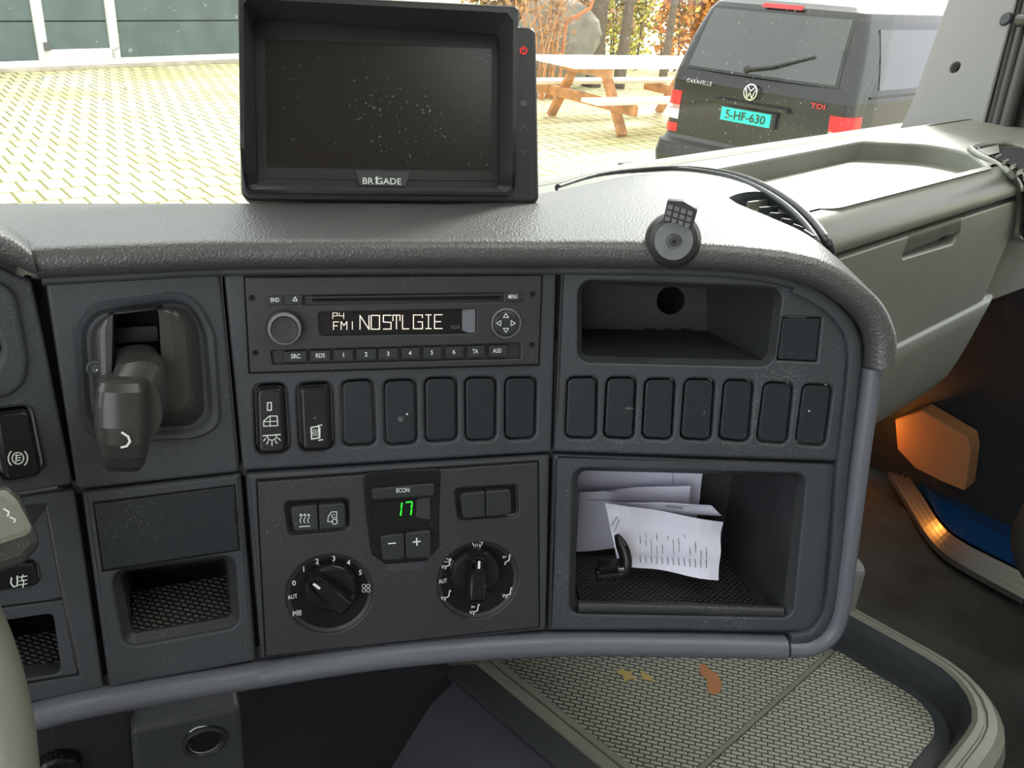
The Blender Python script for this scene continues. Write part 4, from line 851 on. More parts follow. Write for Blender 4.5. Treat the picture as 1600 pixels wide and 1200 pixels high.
# lid: plane facing the cabin, tilted a little
LD = Pl(T(1.1, .405, 1.898), LV, -WV*.99+ZV*-.10); 
lid_px = [(1302, 404), (1591, 303), (1591, 452), (1393, 541), (1340, 545)]
lid = LD.poly(lid_px); l0 = min(p[0] for p in lid)-.10; lid = [(l0, LD.uv(1302, 404)[1]), lid[1], lid[2], (l0, LD.uv(1393, 541)[1])]
lid = [(-.30, -.003), (.312, -.003), (.312, -.165), (-.30, -.165)]
u1 = LD.uv(1408, 362); u2 = LD.uv(1500, 338); u3 = LD.uv(1497, 378); u4 = LD.uv(1410, 404)
rec = rnd([(u4[0]-.001, -.0035), (u2[0]+.004, -.0035), (u3[0]+.003, u3[1]), (u4[0]-.001, u4[1])], [.001, .001, .012, .008])
gb = MB(); extr(gb, LD, rnd(lid, .006), -.015, 0, 'dash', bev=.002, holes=[rec], hbev=.003, hdepth=-.014); cap(gb, LD, [ccw(rec)], -.0139, 'panel')
gbo = gb.build('glovebox_lid', pd)
hb = MB(); hp = [(u4[0]+.004, -.006), (u2[0]-.004, -.006), (u3[0]-.006, u3[1]+.012), (u4[0]+.004, u4[1]+.012)]; extr(hb, LD, rnd(hp, .003), -.0139, -.0025, 'dash', bev=.002); hb.build('lid_handle', gbo)
hb = MB(); tx, ty = 1476, 360; vs, fs, w_, hh_ = tmesh('SCANIA'); uu, vv = LD.uv(1477, 358, -.0025)
hb.add([LD.P(uu+a*.030/w_, vv+b*.0055/hh_, -.0022) for a, b in vs], fs, 'panel'); hb.build('raised_lettering', gbo, label='raised lettering')
# lower cover
pr2 = [(.412, 1.902), (.432, 1.90), (.438, 1.735), (.422, 1.731), (.419, 1.726), (.424, 1.70), (.436, 1.64), (.448, 1.595), (.470, 1.555), (.51, 1.525), (.60, 1.505), (.80, 1.50)]
mb = MB(); loft(mb, [[T(l, w, z) for w, z in pr2] for l in (.45, .8, 1.1, 1.44)], 'dash', closed=False)
loft(mb, [[T(l, w+(l-1.44)*.25, z) for w, z in pr2[2:]] for l in (1.44, 1.6, 1.76)], 'dash', closed=False)
mb.build('lower_cover', pd)
mb = MB(); q = on_w(1508, 531, .435); lathe(mb, q-WV*.001, -WV, [(.007, 0), (.006, .0025), (.0045, .001)], 'panel_dark', 20); mb.build('screw_cap', pd)
# tower at the right end with its vent
tw = MB(); sec = lambda z, d: [T(*p, z) for p in ((1.43, .436+d), (1.47, .410+d), (1.60, .40+d), (1.74, .44+d), (1.80, .50+d), (1.80, .66), (1.43, .66))]
rings = [sec(1.72, .02), sec(1.80, .008), sec(1.90, 0), sec(1.925, .004), sec(1.936, .012), sec(1.9412, .026)]; loft(tw, rings, 'dash', cap1=True)
tw.build('end_tower', pd)
def vent(label, rim_px, z, open_px, slats, zs, group=None):
    e = empty('air_vent', on_z(*open_px[0], z), label, 'air vent', group)
    mb = MB(); tube(mb, [on_z(x, y, zz) for x, y, zz in catm(rim_px, 5)], .0035, 'panel_dark', 8); mb.build('rim', e)
    return e
# left-hand vent: opening in the console shoulder, arch behind it
ev = empty('air_vent', on_z(1210, 340, 1.94), 'slatted air vent with a dark arched rim on the console shoulder', 'air vent')
arch = [(872, 294, 1.952), (930, 276, 1.955), (1000, 267, 1.957), (1060, 264, 1.958), (1110, 268, 1.958), (1160, 278, 1.958), (1205, 297, 1.957), (1245, 323, 1.955), (1275, 352, 1.950), (1293, 378, 1.944), (1299, 400, 1.930), (1300, 430, 1.90)]
ap = [on_z(*p) for p in catm(arch, 4)]
mb = MB(); tube(mb, ap, .0042, 'panel_dark', 8); tube(mb, [p+V((-.010, -.004, .0)) for p in ap[12:]], .003, 'panel', 8); mb.build('rim', ev)
# shoulder surface between the pad and the arch
top_in = [(860, 301, 1.968), (930, 284, 1.962), (1000, 275, 1.958), (1060, 275, 1.958), (1118, 303, 1.957)]
mb = MB(); A = [on_z(*p) for p in catm(arch[:6], 4)]
B = [on_z(*p) for p in catm([(872, 300, 1.966), (930, 285, 1.962), (1000, 276, 1.956), (1060, 280, 1.955), (1100, 296, 1.955), (1132, 312, 1.956)], 4)]
loft(mb, [A, B], 'dash', closed=False); mb.build('shoulder', ev)
mb = MB(); O_ = [on_z(*p) for p in catm([(1132, 312, 1.956), (1152, 303, 1.957), (1180, 299, 1.957), (1208, 304, 1.956), (1235, 324, 1.953), (1262, 352, 1.948), (1284, 384, 1.938), (1290, 410, 1.92)], 4)]
A2_ = [on_z(*p) for p in catm([(1160, 278, 1.958), (1178, 284, 1.958), (1195, 291, 1.957), (1205, 297, 1.957), (1245, 323, 1.955), (1275, 352, 1.950), (1293, 378, 1.944), (1299, 400, 1.930)], 4)]
loft(mb, [A2_, O_], 'dash', closed=False)
I_ = [p+V((.010, .004, -.030)) for p in O_]; loft(mb, [O_, [p+V((.002, 0, -.006)) for p in O_], I_], 'panel', closed=False); mb.build('shroud', ev)
mb = MB(); c_ = sum((p for p in O_), V((0, 0, 0)))/len(O_); mb.add([p-V((0, 0, .004)) for p in I_]+[on_z(1190, 420, 1.90)], [list(range(len(I_)+1))], 'hole'); mb.build('duct', ev)
for k in range(7):
    a = on_z(1150+k*17, 318+k*8.5, 1.945); b = on_z(1186+k*13.5, 310+k*11.5, 1.942); s_ = MB(); beam(s_, a, b, .0025, .014, 'dash' if k < 2 else 'panel'); s_.build('slat', ev)
ev2 = empty('air_vent', on_w(1590, 330, .42), 'slatted air vent with a pale curved rim at the far right end of the dashboard', 'air vent')
def tower(x, y, z): return on_z(x, y, z)
rim2 = [(1516, 232, 1.946), (1545, 224, 1.947), (1585, 226, 1.946), (1640, 245, 1.94)]
rimf = [(1516, 232, 1.946), (1530, 243, 1.945), (1560, 258, 1.942), (1582, 275, 1.935), (1592, 300, 1.905), (1592, 340, 1.85), (1588, 366, 1.815), (1600, 374, 1.80), (1640, 360, 1.80)]
mb = MB(); 
tube(mb, [on_z(*p) for p in catm(rim2, 4)], .004, 'dash', 8); tube(mb, [on_w(x, y, .405+(1.945-z)*-.0) if z < 1.93 else on_z(x, y, z) for x, y, z in catm(rimf, 4)], .0045, 'dash', 8)
tube(mb, [p+V((.012, .002, .0)) for p in [on_w(x, y, .402) if z < 1.93 else on_z(x, y, z) for x, y, z in catm(rimf, 4)]], .0028, 'panel_dark', 8); mb.build('rim', ev2)
mb = MB(); mb.add([on_z(x, y, 1.947) for x, y in ((1536, 238), (1560, 228), (1600, 232), (1660, 262), (1640, 300), (1590, 262), (1560, 250))], [list(range(7))], 'hole')
mb.add([on_w(x, y, .398) for x, y in ((1595, 300), (1640, 290), (1640, 362), (1596, 368))], [(0, 1, 2, 3)], 'hole'); mb.build('duct', ev2)
mb = MB(); mb.add([on_z(x, y, 1.949) for x, y in ((1526, 234), (1560, 226), (1562, 238), (1543, 243))], [(0, 1, 2, 3)], 'dash'); mb.build('scoop', ev2)
for k in range(5):
    s_ = MB(); beam(s_, on_z(1556+k*11, 247+k*8, 1.9475), on_z(1564+k*11, 243+k*8, 1.9475), .002, .005, 'dash'); s_.build('slat', ev2)

# ================================================================ ENGINE TUNNEL WITH ITS TRAY
tun = empty('engine_tunnel', T(.85, .4, .98), 'engine tunnel between the seats with a raised rimmed tray lined with ribbed rubber', 'engine cover')
HM = Pl(T(0, 0, 1.30), LV, ZV); HM.ex = LV; HM.ey = WV; HM.n = ZV
matp = rnd([(.655, .205), (1.045, .205), (1.05, .78), (.655, .78)], [.01, .07, .01, .01], 8)
rim_in = rnd([(.640, .185), (1.062, .185), (1.066, .79), (.640, .79)], [.02, .08, .01, .01], 8)
rim_out = rnd([(.600, .13), (1.095, .13), (1.10, .80), (.598, .80)], [.04, .12, .01, .01], 8)
mb = MB(); cap(mb, HM, [ccw(rim_in)], -.001, 'panel')
ri, ro = resamp(rim_in, 96), resamp(rim_out, 96); md = mid(ri, ro, .5)
rg = [(ri, -.001), (mid(ri, ro, .12), .035), (mid(ri, ro, .25), .050), (mid(ri, ro, .36), .054), (mid(ri, ro, .5), .053), (mid(ri, ro, .52), .050), (mid(ri, ro, .56), .050), (mid(ri, ro, .6), .053), (mid(ri, ro, .8), .051), (ro, .042), (inset(ro, -.006), .02), (inset(ro, -.012), -.05), (inset(ro, -.02), -.165)]
loft(mb, [[HM.P(x, y, h) for x, y in lp] for lp, h in rg[:3]], 'panel'); loft(mb, [[HM.P(x, y, h) for x, y in lp] for lp, h in rg[2:]], 'dash'); mb.build('tray_rim', tun)
for i, (w0, w1) in enumerate(((.205, .366), (.374, .78))):
    mb = MB(); p = rnd([(.657, w0), (1.043, w0), (1.047, w1), (.657, w1)], [.01, .06 if i == 0 else .003, .003, .003], 8); extr(mb, HM, p, 0, .0035, 'tread', bev=.0008); mb.build('rubber_mat', tun)
def scrap(px, name, m, lab, cat):
    mb = MB(); q_ = [on_z(x, y, 1.3042) for x, y in px]; n_ = len(q_); mb.add(q_+[p-ZV*.0005 for p in q_], [tuple(range(n_)), tuple(range(n_, 2*n_))]+[(i, (i+1) % n_, n_+(i+1) % n_, n_+i) for i in range(n_)], m)
    return mb.build(name, label=lab, cat=cat)
scrap([(1092, 1040), (1100, 1036), (1107, 1044), (1120, 1052), (1128, 1066), (1126, 1080), (1116, 1086), (1106, 1080), (1104, 1062), (1094, 1052)], 'wax_smear', 'stain', 'orange smear on the ribbed tray mat under the storage compartment', 'smear')
scrap([(962, 1050), (972, 1044), (982, 1050), (992, 1046), (985, 1054), (996, 1060), (984, 1060), (976, 1066), (974, 1056)], 'leaf_scrap', 'scrap', 'larger dry yellow leaf scrap on the tray mat', 'leaf scrap')
scrap([(1000, 1046), (1008, 1052), (1018, 1056), (1022, 1066), (1012, 1062), (1004, 1060)], 'leaf_scrap', 'scrap', 'smaller dry yellow leaf scrap on the tray mat, nearer the orange smear', 'leaf scrap')
mb = MB(); box(mb, T(.85, .370, 1.3025), .385, .006, .003, 'dash', LV, WV, ZV); mb.build('seam_strip', tun)
# left flank: grey slope and dark lip
fl_ = [(.598, 1.350), (.585, 1.345), (.570, 1.325), (.55, 1.32), (.535, 1.31), (.47, 1.24), (.42, 1.15), (.415, 1.135)]
mb = MB(); loft(mb, [[T(l, w, z) for l, z in fl_] for w in (.80, .6, .4, .15)], 'flank', closed=False); mb.build('left_flank', tun)
mb = MB(); beam(mb, T(.583, .15, 1.345), T(.583, .79, 1.345), .035, .012, 'panel', bev=.004); mb.build('flank_lip', tun)
mb = MB(); q = on_z(1330, 925, 1.38); tube(mb, [T(1.10, .30, 1.30), T(1.10, .30, 1.36), T(1.10, .42, 1.372), T(1.10, .52, 1.372)], .02, 'dash', 12)
mb = MB(); box(mb, on_z(1322, 915, 1.385), .035, .035, .085, 'pillar', bev=.012); mb.build('tray_post', tun)

# ================================================================ LOWER LEFT: panel under the console
lo = empty('lower_dash_panel', T(.18, .45, 1.45), 'dark lower dash panel with a round socket under the console', 'dash panel')
LP = Pl.yl(D(250, 1110, -.03), 24, -6)
mb = MB(); extr(mb, LP, rnd(LP.poly([(203, 1120), (372, 1085), (384, 1260), (215, 1290)]), .004), -.02, .012, 'panel', bev=.004); extr(mb, LP, LP.poly([(-160, 1160), (205, 1095), (215, 1300), (-160, 1330)]), -.02, 0, 'panel_dark', bev=.004); mb.build('panel', lo)
mb = MB(); o = LP.hit(320, 1157, .012); lathe(mb, o, LP.n, [(.0150, -.001), (.0148, .002), (.0128, .003), (.0118, .001), (.0118, -.002)], 'panel_dark', 36); lathe(mb, o, LP.n, [(.0112, 0), (.0108, .0016), (.009, .0006)], 'chrome', 36, capend=False); lathe(mb, o, LP.n, [(.0102, -.001), (.0098, .0016)], 'gloss', 36); mb.build('socket', lo)
mb = MB(); stroke(mb, LP, arc(320, 1155, 28, 35, 145, 14, ry=20), .0012, .0125, 'white'); mb.build('arc_mark', lo, label='pale printed arc')
mb = MB(); o = LP.hit(92, 1192, .0); lathe(mb, o, LP.n, [(.014, -.001), (.0138, .008), (.012, .010)], 'gloss', 36); mb.build('knob', lo)
# upright of the footwell and its dark inner faces
mb = MB(); box(mb, T(.30, .66, 1.25), .60, .03, .62, 'panel_dark', LV, WV, ZV); mb.build('bulkhead', lo)
mb = MB(); lathe(mb, on_z(480, 1215, 1.25), (0, -.5, .85), [(.05, -.01), (.05, 0), (.042, .008), (.0, .010)], 'floor', 30); mb.build('pedal_pad', label='round dark rubber topped floor pedal in the footwell below the console', cat='pedal')

# ================================================================ STEERING WHEEL AND STALK
sw = empty('steering_wheel', CAM+ray(-150, 1150)*(.42/FPX), 'edge of a dark steering wheel rim with painted-in pale sheen at the lower left of the dashboard', 'steering wheel')
def at(x, y, d): return CAM+ray(x, y)*(d/FPX)
a, b, c_ = at(-14, 850, .47), at(6, 1050, .43), at(10, 1230, .39)
def circ3(a, b, c):
    u_ = (b-a); v_ = (c-a); w_ = u_.cross(v_); cc = a+(w_.cross(u_)*v_.length_squared+v_.cross(w_)*u_.length_squared)/(2*w_.length_squared); return cc, w_.normalized(), (a-cc).length
c_pts = [(-16, 835, .49), (0, 930, .465), (8, 1020, .445), (11, 1110, .427), (8, 1200, .41)]
P0 = at(0, 930, .46); N_ = (WV*-.85+ZV*.75).normalized() if False else None
mid_ = at(2, 1100, .43); nrm = (CAM-mid_).normalized(); nrm = (nrm+V((.55, 0, .1))).normalized()
rr = .23; left = nrm.cross(ZV).normalized(); upv = left.cross(nrm).normalized()
if left.x > 0: left = -left
left = (left*cos(.24)+upv*sin(.24)).normalized(); upv = left.cross(nrm).normalized(); upv = upv if upv.z > 0 else -upv
cc = mid_+left*rr; mb = MB(); ring = [cc+(-left*cos(t)+upv*sin(t))*rr for t in [2*pi*k/96 for k in range(96)]]
R_ = .0125; rgs = []
for k in range(96):
    t = 2*pi*k/96; rad_ = (ring[k]-cc).normalized(); rgs.append([ring[k]+(rad_*cos(2*pi*j/14)+nrm*sin(2*pi*j/14))*R_ for j in range(14)])
rgs.append(rgs[0]); loft(mb, rgs, 'steer'); mb.build('rim', sw)
mb = MB(); lathe(mb, cc-nrm*.03, nrm, [(.02, -.02), (.08, 0), (.085, .02), (.06, .03)], 'panel_dark', 40)
mb.build('hub', sw)
for t in (3.5, 5.9):
    d = (-left*cos(t)+upv*sin(t)); mb = MB(); beam(mb, cc+d*.07-nrm*.01, cc+d*rr*.98, .03, .012, 'steer', up=nrm, bev=.004); mb.build('spoke', sw)
st = empty('stalk', PLL.hit(-40, 840, .05), 'grey green switch stalk end in front of the fog lamp switch', 'stalk')
mb = MB()
SP = Pl(at(20, 830, .42), PLL.ex, (CAM-at(20, 830, .42)).normalized()+V((.15, 0, .1)))
body = rnd(SP.poly([(-60, 762), (14, 755), (36, 775), (58, 825), (66, 850), (40, 880), (0, 893), (-60, 900)]), .007, 6)
rg = [[SP.P(x, y, h) for x, y in inset(body, d)] for h, d in ((-.03, .004), (-.02, 0), (-.006, 0), (-.002, .0012), (0, .004))]; loft(mb, rg, 'lever', cap0=True, cap1=True); mb.build('body', st)
mb = MB(); tp = rnd(SP.poly([(-60, 772), (10, 764), (28, 780), (52, 824), (46, 836), (4, 850), (-60, 858)], .002), .004, 5)
rg = [[SP.P(x, y, h) for x, y in inset(tp, d)] for h, d in ((-.001, 0), (.001, .0004), (.002, .003))]; loft(mb, rg, 'steer', cap1=True); mb.build('button', st, label='pale worn button')
mb = MB(); stroke(mb, SP, [(6, 795), (14, 800), (12, 806)], .0008, .0023, 'white'); stroke(mb, SP, [(16, 808), (24, 812), (22, 816)], .0007, .0023, 'white'); mb.build('symbol', st)

# ================================================================ PASSENGER SIDE: seat, door, sill, lamp
seat = MB(); sc = on_l(1640, 880, 1.45)
S2 = []
ctr = on_z(1776, 885, 1.42)
for k in range(17):
    t = pi*k/16; r_ = .165*sin(t)**.6; zz = -.10*cos(t); S2.append([ctr+LV*r_*.75*cos(a)*1.0+WV*r_*1.0*sin(a)*1.0+ZV*zz for a in [2*pi*j/28 for j in range(28)]])
loft(seat, S2, 'seat'); seat.build('seat_cushion', label='dark fabric passenger seat cushion edge at the right side of the cab', cat='seat')
# door: lower part of the right hand door with its map pocket
dr = empty('passenger_door', T(1.88, .2, .98), 'dark lower passenger door with an orange lit map pocket', 'door')
mb = MB(); box(mb, T(1.868, .0, 1.44), .012, 1.5, .56, 'panel_dark', LV, WV, ZV, bev=.003); mb.build('door_panel', dr)
q_ = [on_l(x, y, 1.80) for x, y in ((1400, 655), (1440, 641), (1514, 685), (1516, 712), (1506, 765), (1470, 752), (1430, 732), (1404, 700))]
mb = MB(); dpl = Pl(T(1.80, .3, 1.2), WV*-1, -LV); extr(mb, dpl, rnd(dpl.poly([(1398, 655), (1440, 641), (1512, 684), (1516, 705), (1508, 768), (1470, 752), (1430, 732), (1402, 702)]), .006), -.05, 0, 'pocketm', bev=.003); mb.build('map_pocket', dr)
# sill: ribbed curved strip with blue painted band outside it
zs = 1.165
def rail(px, z): return [on_z(x, y, z) for x, y in catm(px, 5)]
mb = MB(); L1 = rail([(1388, 738), (1420, 790), (1448, 835), (1480, 868), (1530, 898), (1600, 936)], zs); L2 = rail([(1407, 728), (1440, 772), (1470, 818), (1500, 844), (1555, 873), (1620, 905)], zs+.004)
n = 4
rows = []
for j in range(n*2+1):
    t = j/(n*2); up_ = .005 if j % 2 else 0; rows.append([a_*(1-t)+b_*t+ZV*up_ for a_, b_ in zip(L1, L2)])
rows = [[p-ZV*.012 for p in L1]]+rows+[[p-ZV*.012 for p in L2]]
loft(mb, rows, 'alu', closed=False, smooth=False); mb.build('door_sill_strip', label='ribbed aluminium sill strip curving along the passenger door opening', cat='sill')
mb = MB(); B1 = rail([(1409, 727), (1442, 770), (1472, 815), (1502, 841), (1557, 870), (1622, 902)], zs-.004); B2 = rail([(1398, 690), (1408, 712), (1432, 736), (1475, 762), (1530, 800), (1600, 830)], zs+.0)
loft(mb, [B1, [a_*.5+b_*.5+ZV*.012 for a_, b_ in zip(B1, B2)], B2], 'blue', closed=False)
mb.build('door_step_panel', label='dark blue painted panel between the sill strip and the door', cat='door panel')
# floor covering hump under the dash
mb = MB(); rowsf = []
for i in range(9):
    rowsf.append([T(1.12+.08*i, .78-.1*j, 1.14+.05*(1 if j < 3 else 0)*(1-j/3)+.006*sin(i*1.7+j)) for j in range(12)])
loft(mb, rowsf, 'floor', closed=False); mb.build('floor_mat', label='dark worn rubber floor mat in the passenger footwell', cat='floor mat')
lamp = empty('footwell_lamp', T(1.74, .60, 1.49), 'small amber footwell lamp under the passenger dashboard', 'lamp')
mb = MB(); lathe(mb, T(1.74, .60, 1.497), (0, 0, -1), [(.02, 0), (.02, .006), (.015, .010)], 'amber', 20); mb.build('lens', lamp, label='amber lens')
ld = bpy.data.lights.new('footwell_light', 'POINT'); lob = bpy.data.objects.new('footwell_light', ld); COL.objects.link(lob); lob.location = T(1.745, .665, 1.29); ld.energy = .30; ld.color = (1, .33, .05); ld.shadow_soft_size = .02

# ================================================================ PAPERS AND HOOK IN THE COMPARTMENT
Y0 = (c[2].y+c[3].y)/2 if False else STB[1].y
def sheet(name, pl, px, label, n=10, warp=.002, lines=(), thick=.0006, ripple=3, m='paper', group=None):
    """crumpled sheet: a bilinear grid over four corners with folds, with real thickness"""
    mb = MB(); c4 = [V(pl.uv(*p)) for p in px]; top = []
    for i in range(n+1):
        row = []
        for j in range(n+1):
            s_, t_ = i/n, j/n; p = (c4[0]*(1-s_)+c4[1]*s_)*(1-t_)+(c4[3]*(1-s_)+c4[2]*s_)*t_
            row.append(pl.P(p.x, p.y, warp*(sin(s_*ripple*2.1+1)+.6*sin(t_*ripple*2.9+s_*2)+.35*sin(s_*9+t_*7))))
        top.append(row)
    loft(mb, top, m, closed=False); loft(mb, [[p-pl.n*thick for p in r_] for r_ in top], m, closed=False)
    edge = [r_[0] for r_ in top]+top[-1][1:]+[r_[-1] for r_ in top[::-1]][1:]+top[0][::-1][1:-1]
    strip(mb, edge, [p-pl.n*thick for p in edge], m, False)
    for pts_, w in lines: stroke(mb, pl, pts_, w, warp*1.9+.0004, 'ink')
    return mb.build(name, label=label, cat='paper', group=group)
FR = V(((c[3].x+c[2].x)/2, STB[1].y, STF))
def bp_(off, lean, yaw=2): return Pl.yl(V((FR.x, FR.y-off, STF+.01)), yaw, lean)
sheet('paper_sheet', bp_(.012, 4), [(880, 722), (1100, 722), (1088, 812), (872, 815)], 'large white sheet standing at the back of the storage compartment', warp=.0012, lines=[([(1050, 735), (1052, 758)], .0004)])
sheet('folded_paper', bp_(.028, 8), [(905, 768), (1078, 757), (1074, 850), (900, 860)], 'folded white letter leaning before the large sheet in the compartment', warp=.0015, lines=[([(948, 768), (962, 767)], .0006), ([(925, 764), (980, 761)], .0005), ([(915, 781), (1020, 784)], .0004)])
sheet('folded_paper', bp_(.055, 14), [(944, 783), (1110, 788), (1128, 806), (950, 800)], 'crumpled sheet edge sticking up behind the printed receipt bundle', warp=.0014, lines=[([(1040, 791), (1066, 794)], .0008)])
fp = bp_(.075, 22)
lines = []
random.seed(3)
for i in range(13):
    x0 = 1000+i*8.6; 
    for k in range(random.choice([1, 2, 2, 3])):
        y0 = 825+random.random()*30+i*.7; ln = random.choice([6, 9, 14]); lines.append(([(x0+(y0-850)*.02, y0), (x0+1.2, min(888+i, y0+ln))], .0005))
    lines.append(([(x0, 868+i*.6), (x0+.8, 878+i*.8)], .0007))
lines += [([(985, 860), (983, 868)], .0006), ([(968, 812), (960, 830)], .0006), ([(964, 808), (955, 822)], .0006)]
sheet('printed_receipt', fp, [(944, 784), (1129, 815), (1122, 906), (966, 882)], 'crumpled printed receipt bundle in front, tilted over the ribbed liner', warp=.0028, lines=lines, ripple=4, thick=.002)
# ribbed liner
mb = MB(); fm = [FB[0]+V((.006, .004, .0006)), FB[1]+V((-.012, .004, .0006)), BR_+V((-.008, -.002, .0006)), BL+V((.003, -.002, .0006))]
mb.add(fm+[p+V((0, 0, .002)) for p in fm], [(0, 1, 2, 3), (4, 5, 6, 7), (0, 1, 5, 4), (1, 2, 6, 5), (2, 3, 7, 6), (3, 0, 4, 7)], 'mat_black'); mb.build('ribbed_liner', label='black ribbed rubber liner on the storage compartment floor', cat='rubber liner')
# black hook
kp = Pl.yl(V((FR.x, FR.y-.10, STF+.004)), 0, 30)
mb = MB(); path = catm([(963, 835), (968, 845), (975, 862), (978, 880), (970, 893), (945, 897), (932, 896)], 4)
tube(mb, [kp.hit(*p) for p in path], [.002+.0035*min(1, k/6) for k in range(len(path))], 'gloss', 10, flat=.7)
beam(mb, kp.hit(930, 897, 0), kp.hit(975, 893, 0), .012, .006, 'gloss', bev=.002); beam(mb, kp.hit(935, 885, 0), kp.hit(972, 881, 0), .010, .004, 'gloss', bev=.001)
hk = mb.build('plastic_hook', label='small black plastic hook lying against the receipts in the compartment', cat='hook')
mb = MB(); q = kp.hit(970, 889, .006); box(mb, q, .005, .004, .004, 'chrome', bev=.001); mb.build('metal_tip', hk)

# ================================================================ OUTSIDE
mb = MB(); mb.add([V((-60, -20, 0)), V((80, -20, 0)), V((80, 120, 0)), V((-60, 120, 0))], [(0, 1, 2, 3)], 'yard'); mb.build('ground', origin=(0, 0, 0), kind='structure')
# wiper outside the screen
wz = empty('windscreen_wiper', on_w(1000, 268, .90), 'black windscreen wiper resting along the bottom of the glass', 'wiper')
mb = MB(); wp = [on_w(x, y, .90) for x, y in ((838, 299), (870, 291), (905, 276), (960, 268), (1060, 256), (1130, 243))]; tube(mb, wp, .006, 'cartrim', 8); mb.build('blade', wz)
mb = MB(); tube(mb, [on_w(x, y, .92) for x, y in ((852, 296), (935, 266), (985, 263), (1030, 256), (1100, 246), (1200, 241))], .005, 'cartrim', 8); mb.build('arm', wz)
mb = MB(); box(mb, on_w(984, 264, .905), .03, .03, .018, 'cartrim', LV, WV, ZV, bev=.003); mb.build('joint', wz)
# garage wall with two sectional doors
g0, g1 = on_z(0, 113, 0), on_z(370, 97, 0); gx = (g1-g0).normalized(); gx.z = 0; gn = V((gx.y, -gx.x, 0))
GP = Pl(g0, gx, gn); gar = empty('garage_door', g0+gx*3, 'grey green sectional garage door with a white framed wicket door', 'garage door')
Wd = 16
def gq(x0, x1, z0, z1): return [(x0, z0), (x1, z0), (x1, z1), (x0, z1)]
mb = MB(); box(mb, GP.P(-3, 2.5, -.45), 22, .4, 5, 'conc', gx, -gn, ZV); mb.build('garage_building', label='garage building wall behind the paved yard', cat='building')
mb = MB(); zz = [.16, .80, 1.48, 2.16, 2.84, 3.6]
for a, b_ in zip(zz, zz[1:]): extr(mb, GP, gq(-8, 6.0, a+.012, b_-.012), -.05, 0, 'door_panel', bev=.012)
extr(mb, GP, gq(-8, 6.0, .1, 3.6), -.06, -.03, 'cartrim', bev=0); mb.build('door_panels', gar)
mb = MB(); extr(mb, GP, gq(-12, 7.5, 0, .06), -.2, .12, 'conc', bev=.01); mb.build('threshold', gar, label='concrete threshold')
mb = MB(); extr(mb, GP, gq(-8, 6.0, .06, .17), -.05, .03, 'white_frame', bev=.01); mb.build('bottom_rail', gar, label='white bottom rail')
p1 = GP.uv(70, 105)[0]; p2 = GP.uv(181, 98)[0]
for x in (p1, p2): mb = MB(); extr(mb, GP, gq(x-.09, x+.09, .15, 3.0), -.05, .045, 'white_frame', bev=.01); mb.build('wicket_post', gar, label='white door post')
mb = MB(); extr(mb, GP, gq(p1, p2, .13, .34), -.05, .045, 'white_frame', bev=.01); mb.build('wicket_bottom', gar, label='white lower rail')
mb = MB(); box(mb, GP.P(p1+.06, .40, .07), .10, .05, .14, 'greyicon', gx, gn, ZV, bev=.01); mb.build('latch', gar)

# picnic table
tc_ = V((.0, .0, 0)); a_ = radians(32); TX = V((cos(a_), sin(a_), 0)); TY = V((-sin(a_), cos(a_), 0))
org = V((1.72, 14.6, 0)); KS = 1.16; pt_ = empty('picnic_table', org, 'wooden picnic table with attached benches and bleached top beside the black van', 'picnic table')
def LT(x, y, z): return org+(TX*x+TY*y+ZV*z)*KS
Lh = 1.5
for j in range(4): mb = MB(); beam(mb, LT(-Lh, -.45+.30*j, .80), LT(Lh, -.45+.30*j, .80), .285, .06, 'wood_top', bev=.008); mb.build('top_board', pt_)
for s_ in (-1, 1):
    for j in range(2): mb = MB(); beam(mb, LT(-Lh, s_*(.92+.19*j-.1), .45), LT(Lh, s_*(.92+.19*j-.1), .45), .18, .055, 'wood_top', bev=.008); mb.build('bench_board', pt_)
for x in (-.95, .95):
    mb = MB(); beam(mb, LT(x, -1.12, .36), LT(x, 1.12, .36), .07, .15, 'wood', bev=.006); mb.build('cross_beam', pt_)
    mb = MB(); beam(mb, LT(x, -.55, .71), LT(x, .55, .71), .07, .13, 'wood', bev=.006); mb.build('top_beam', pt_)
    for s_ in (-1, 1): mb = MB(); beam(mb, LT(x+.07, s_*.82, 0.02), LT(x+.07, s_*.30, .77), .07, .15, 'wood', up=TX, bev=.006); mb.build('leg', pt_)

# the van
VX, VY, VT, VZ = 2.0, 8.45, -.79, .06
def vw(x, y, z): return V((VX+x*cos(VT)-y*sin(VT), VY+x*sin(VT)+y*cos(VT), z+(VZ if z > .5 else VZ*z/.5)))
van = empty('van', vw(0, 2, 0), 'black van parked with its rear towards the truck and a turquoise number plate', 'van')
hw = [(.22, .90), (.30, .94), (.55, .955), (.95, .955), (1.20, .94), (1.30, .93), (1.55, .885), (1.80, .82), (1.90, .77), (1.955, .68), (1.98, .5)]
ry = [(.22, -.02), (.30, -.07), (.50, -.09), (.62, -.06), (.70, .0), (1.20, .0), (1.32, .03), (1.60, .13), (1.84, .23), (1.92, .30), (1.98, .5)]
def itp(tb, z):
    if z <= tb[0][0]: return tb[0][1]
    for (a, b), (c_, d) in zip(tb, tb[1:]):
        if z <= c_: return b+(d-b)*(z-a)/(c_-a)
    return tb[-1][1]
def vring(z, L_=4.85):
    w = itp(hw, z); y0 = itp(ry, z); y1 = L_-(0 if z < .8 else (z-.8)*.5 if z < 1.1 else .15+(z-1.1)*1.15); r_ = .10; p = rnd([(-w, y0), (w, y0), (w, y1), (-w, y1)], [r_, r_, .3, .3], 6)
    return [(x, y-(.05*(1-(x/w)**2) if y < y0+.2 else 0)) for x, y in p]
def vrear(x, z, o=.0):
    w = itp(hw, z); return vw(x, itp(ry, z)-.05*(1-(x/w)**2)-o, z)
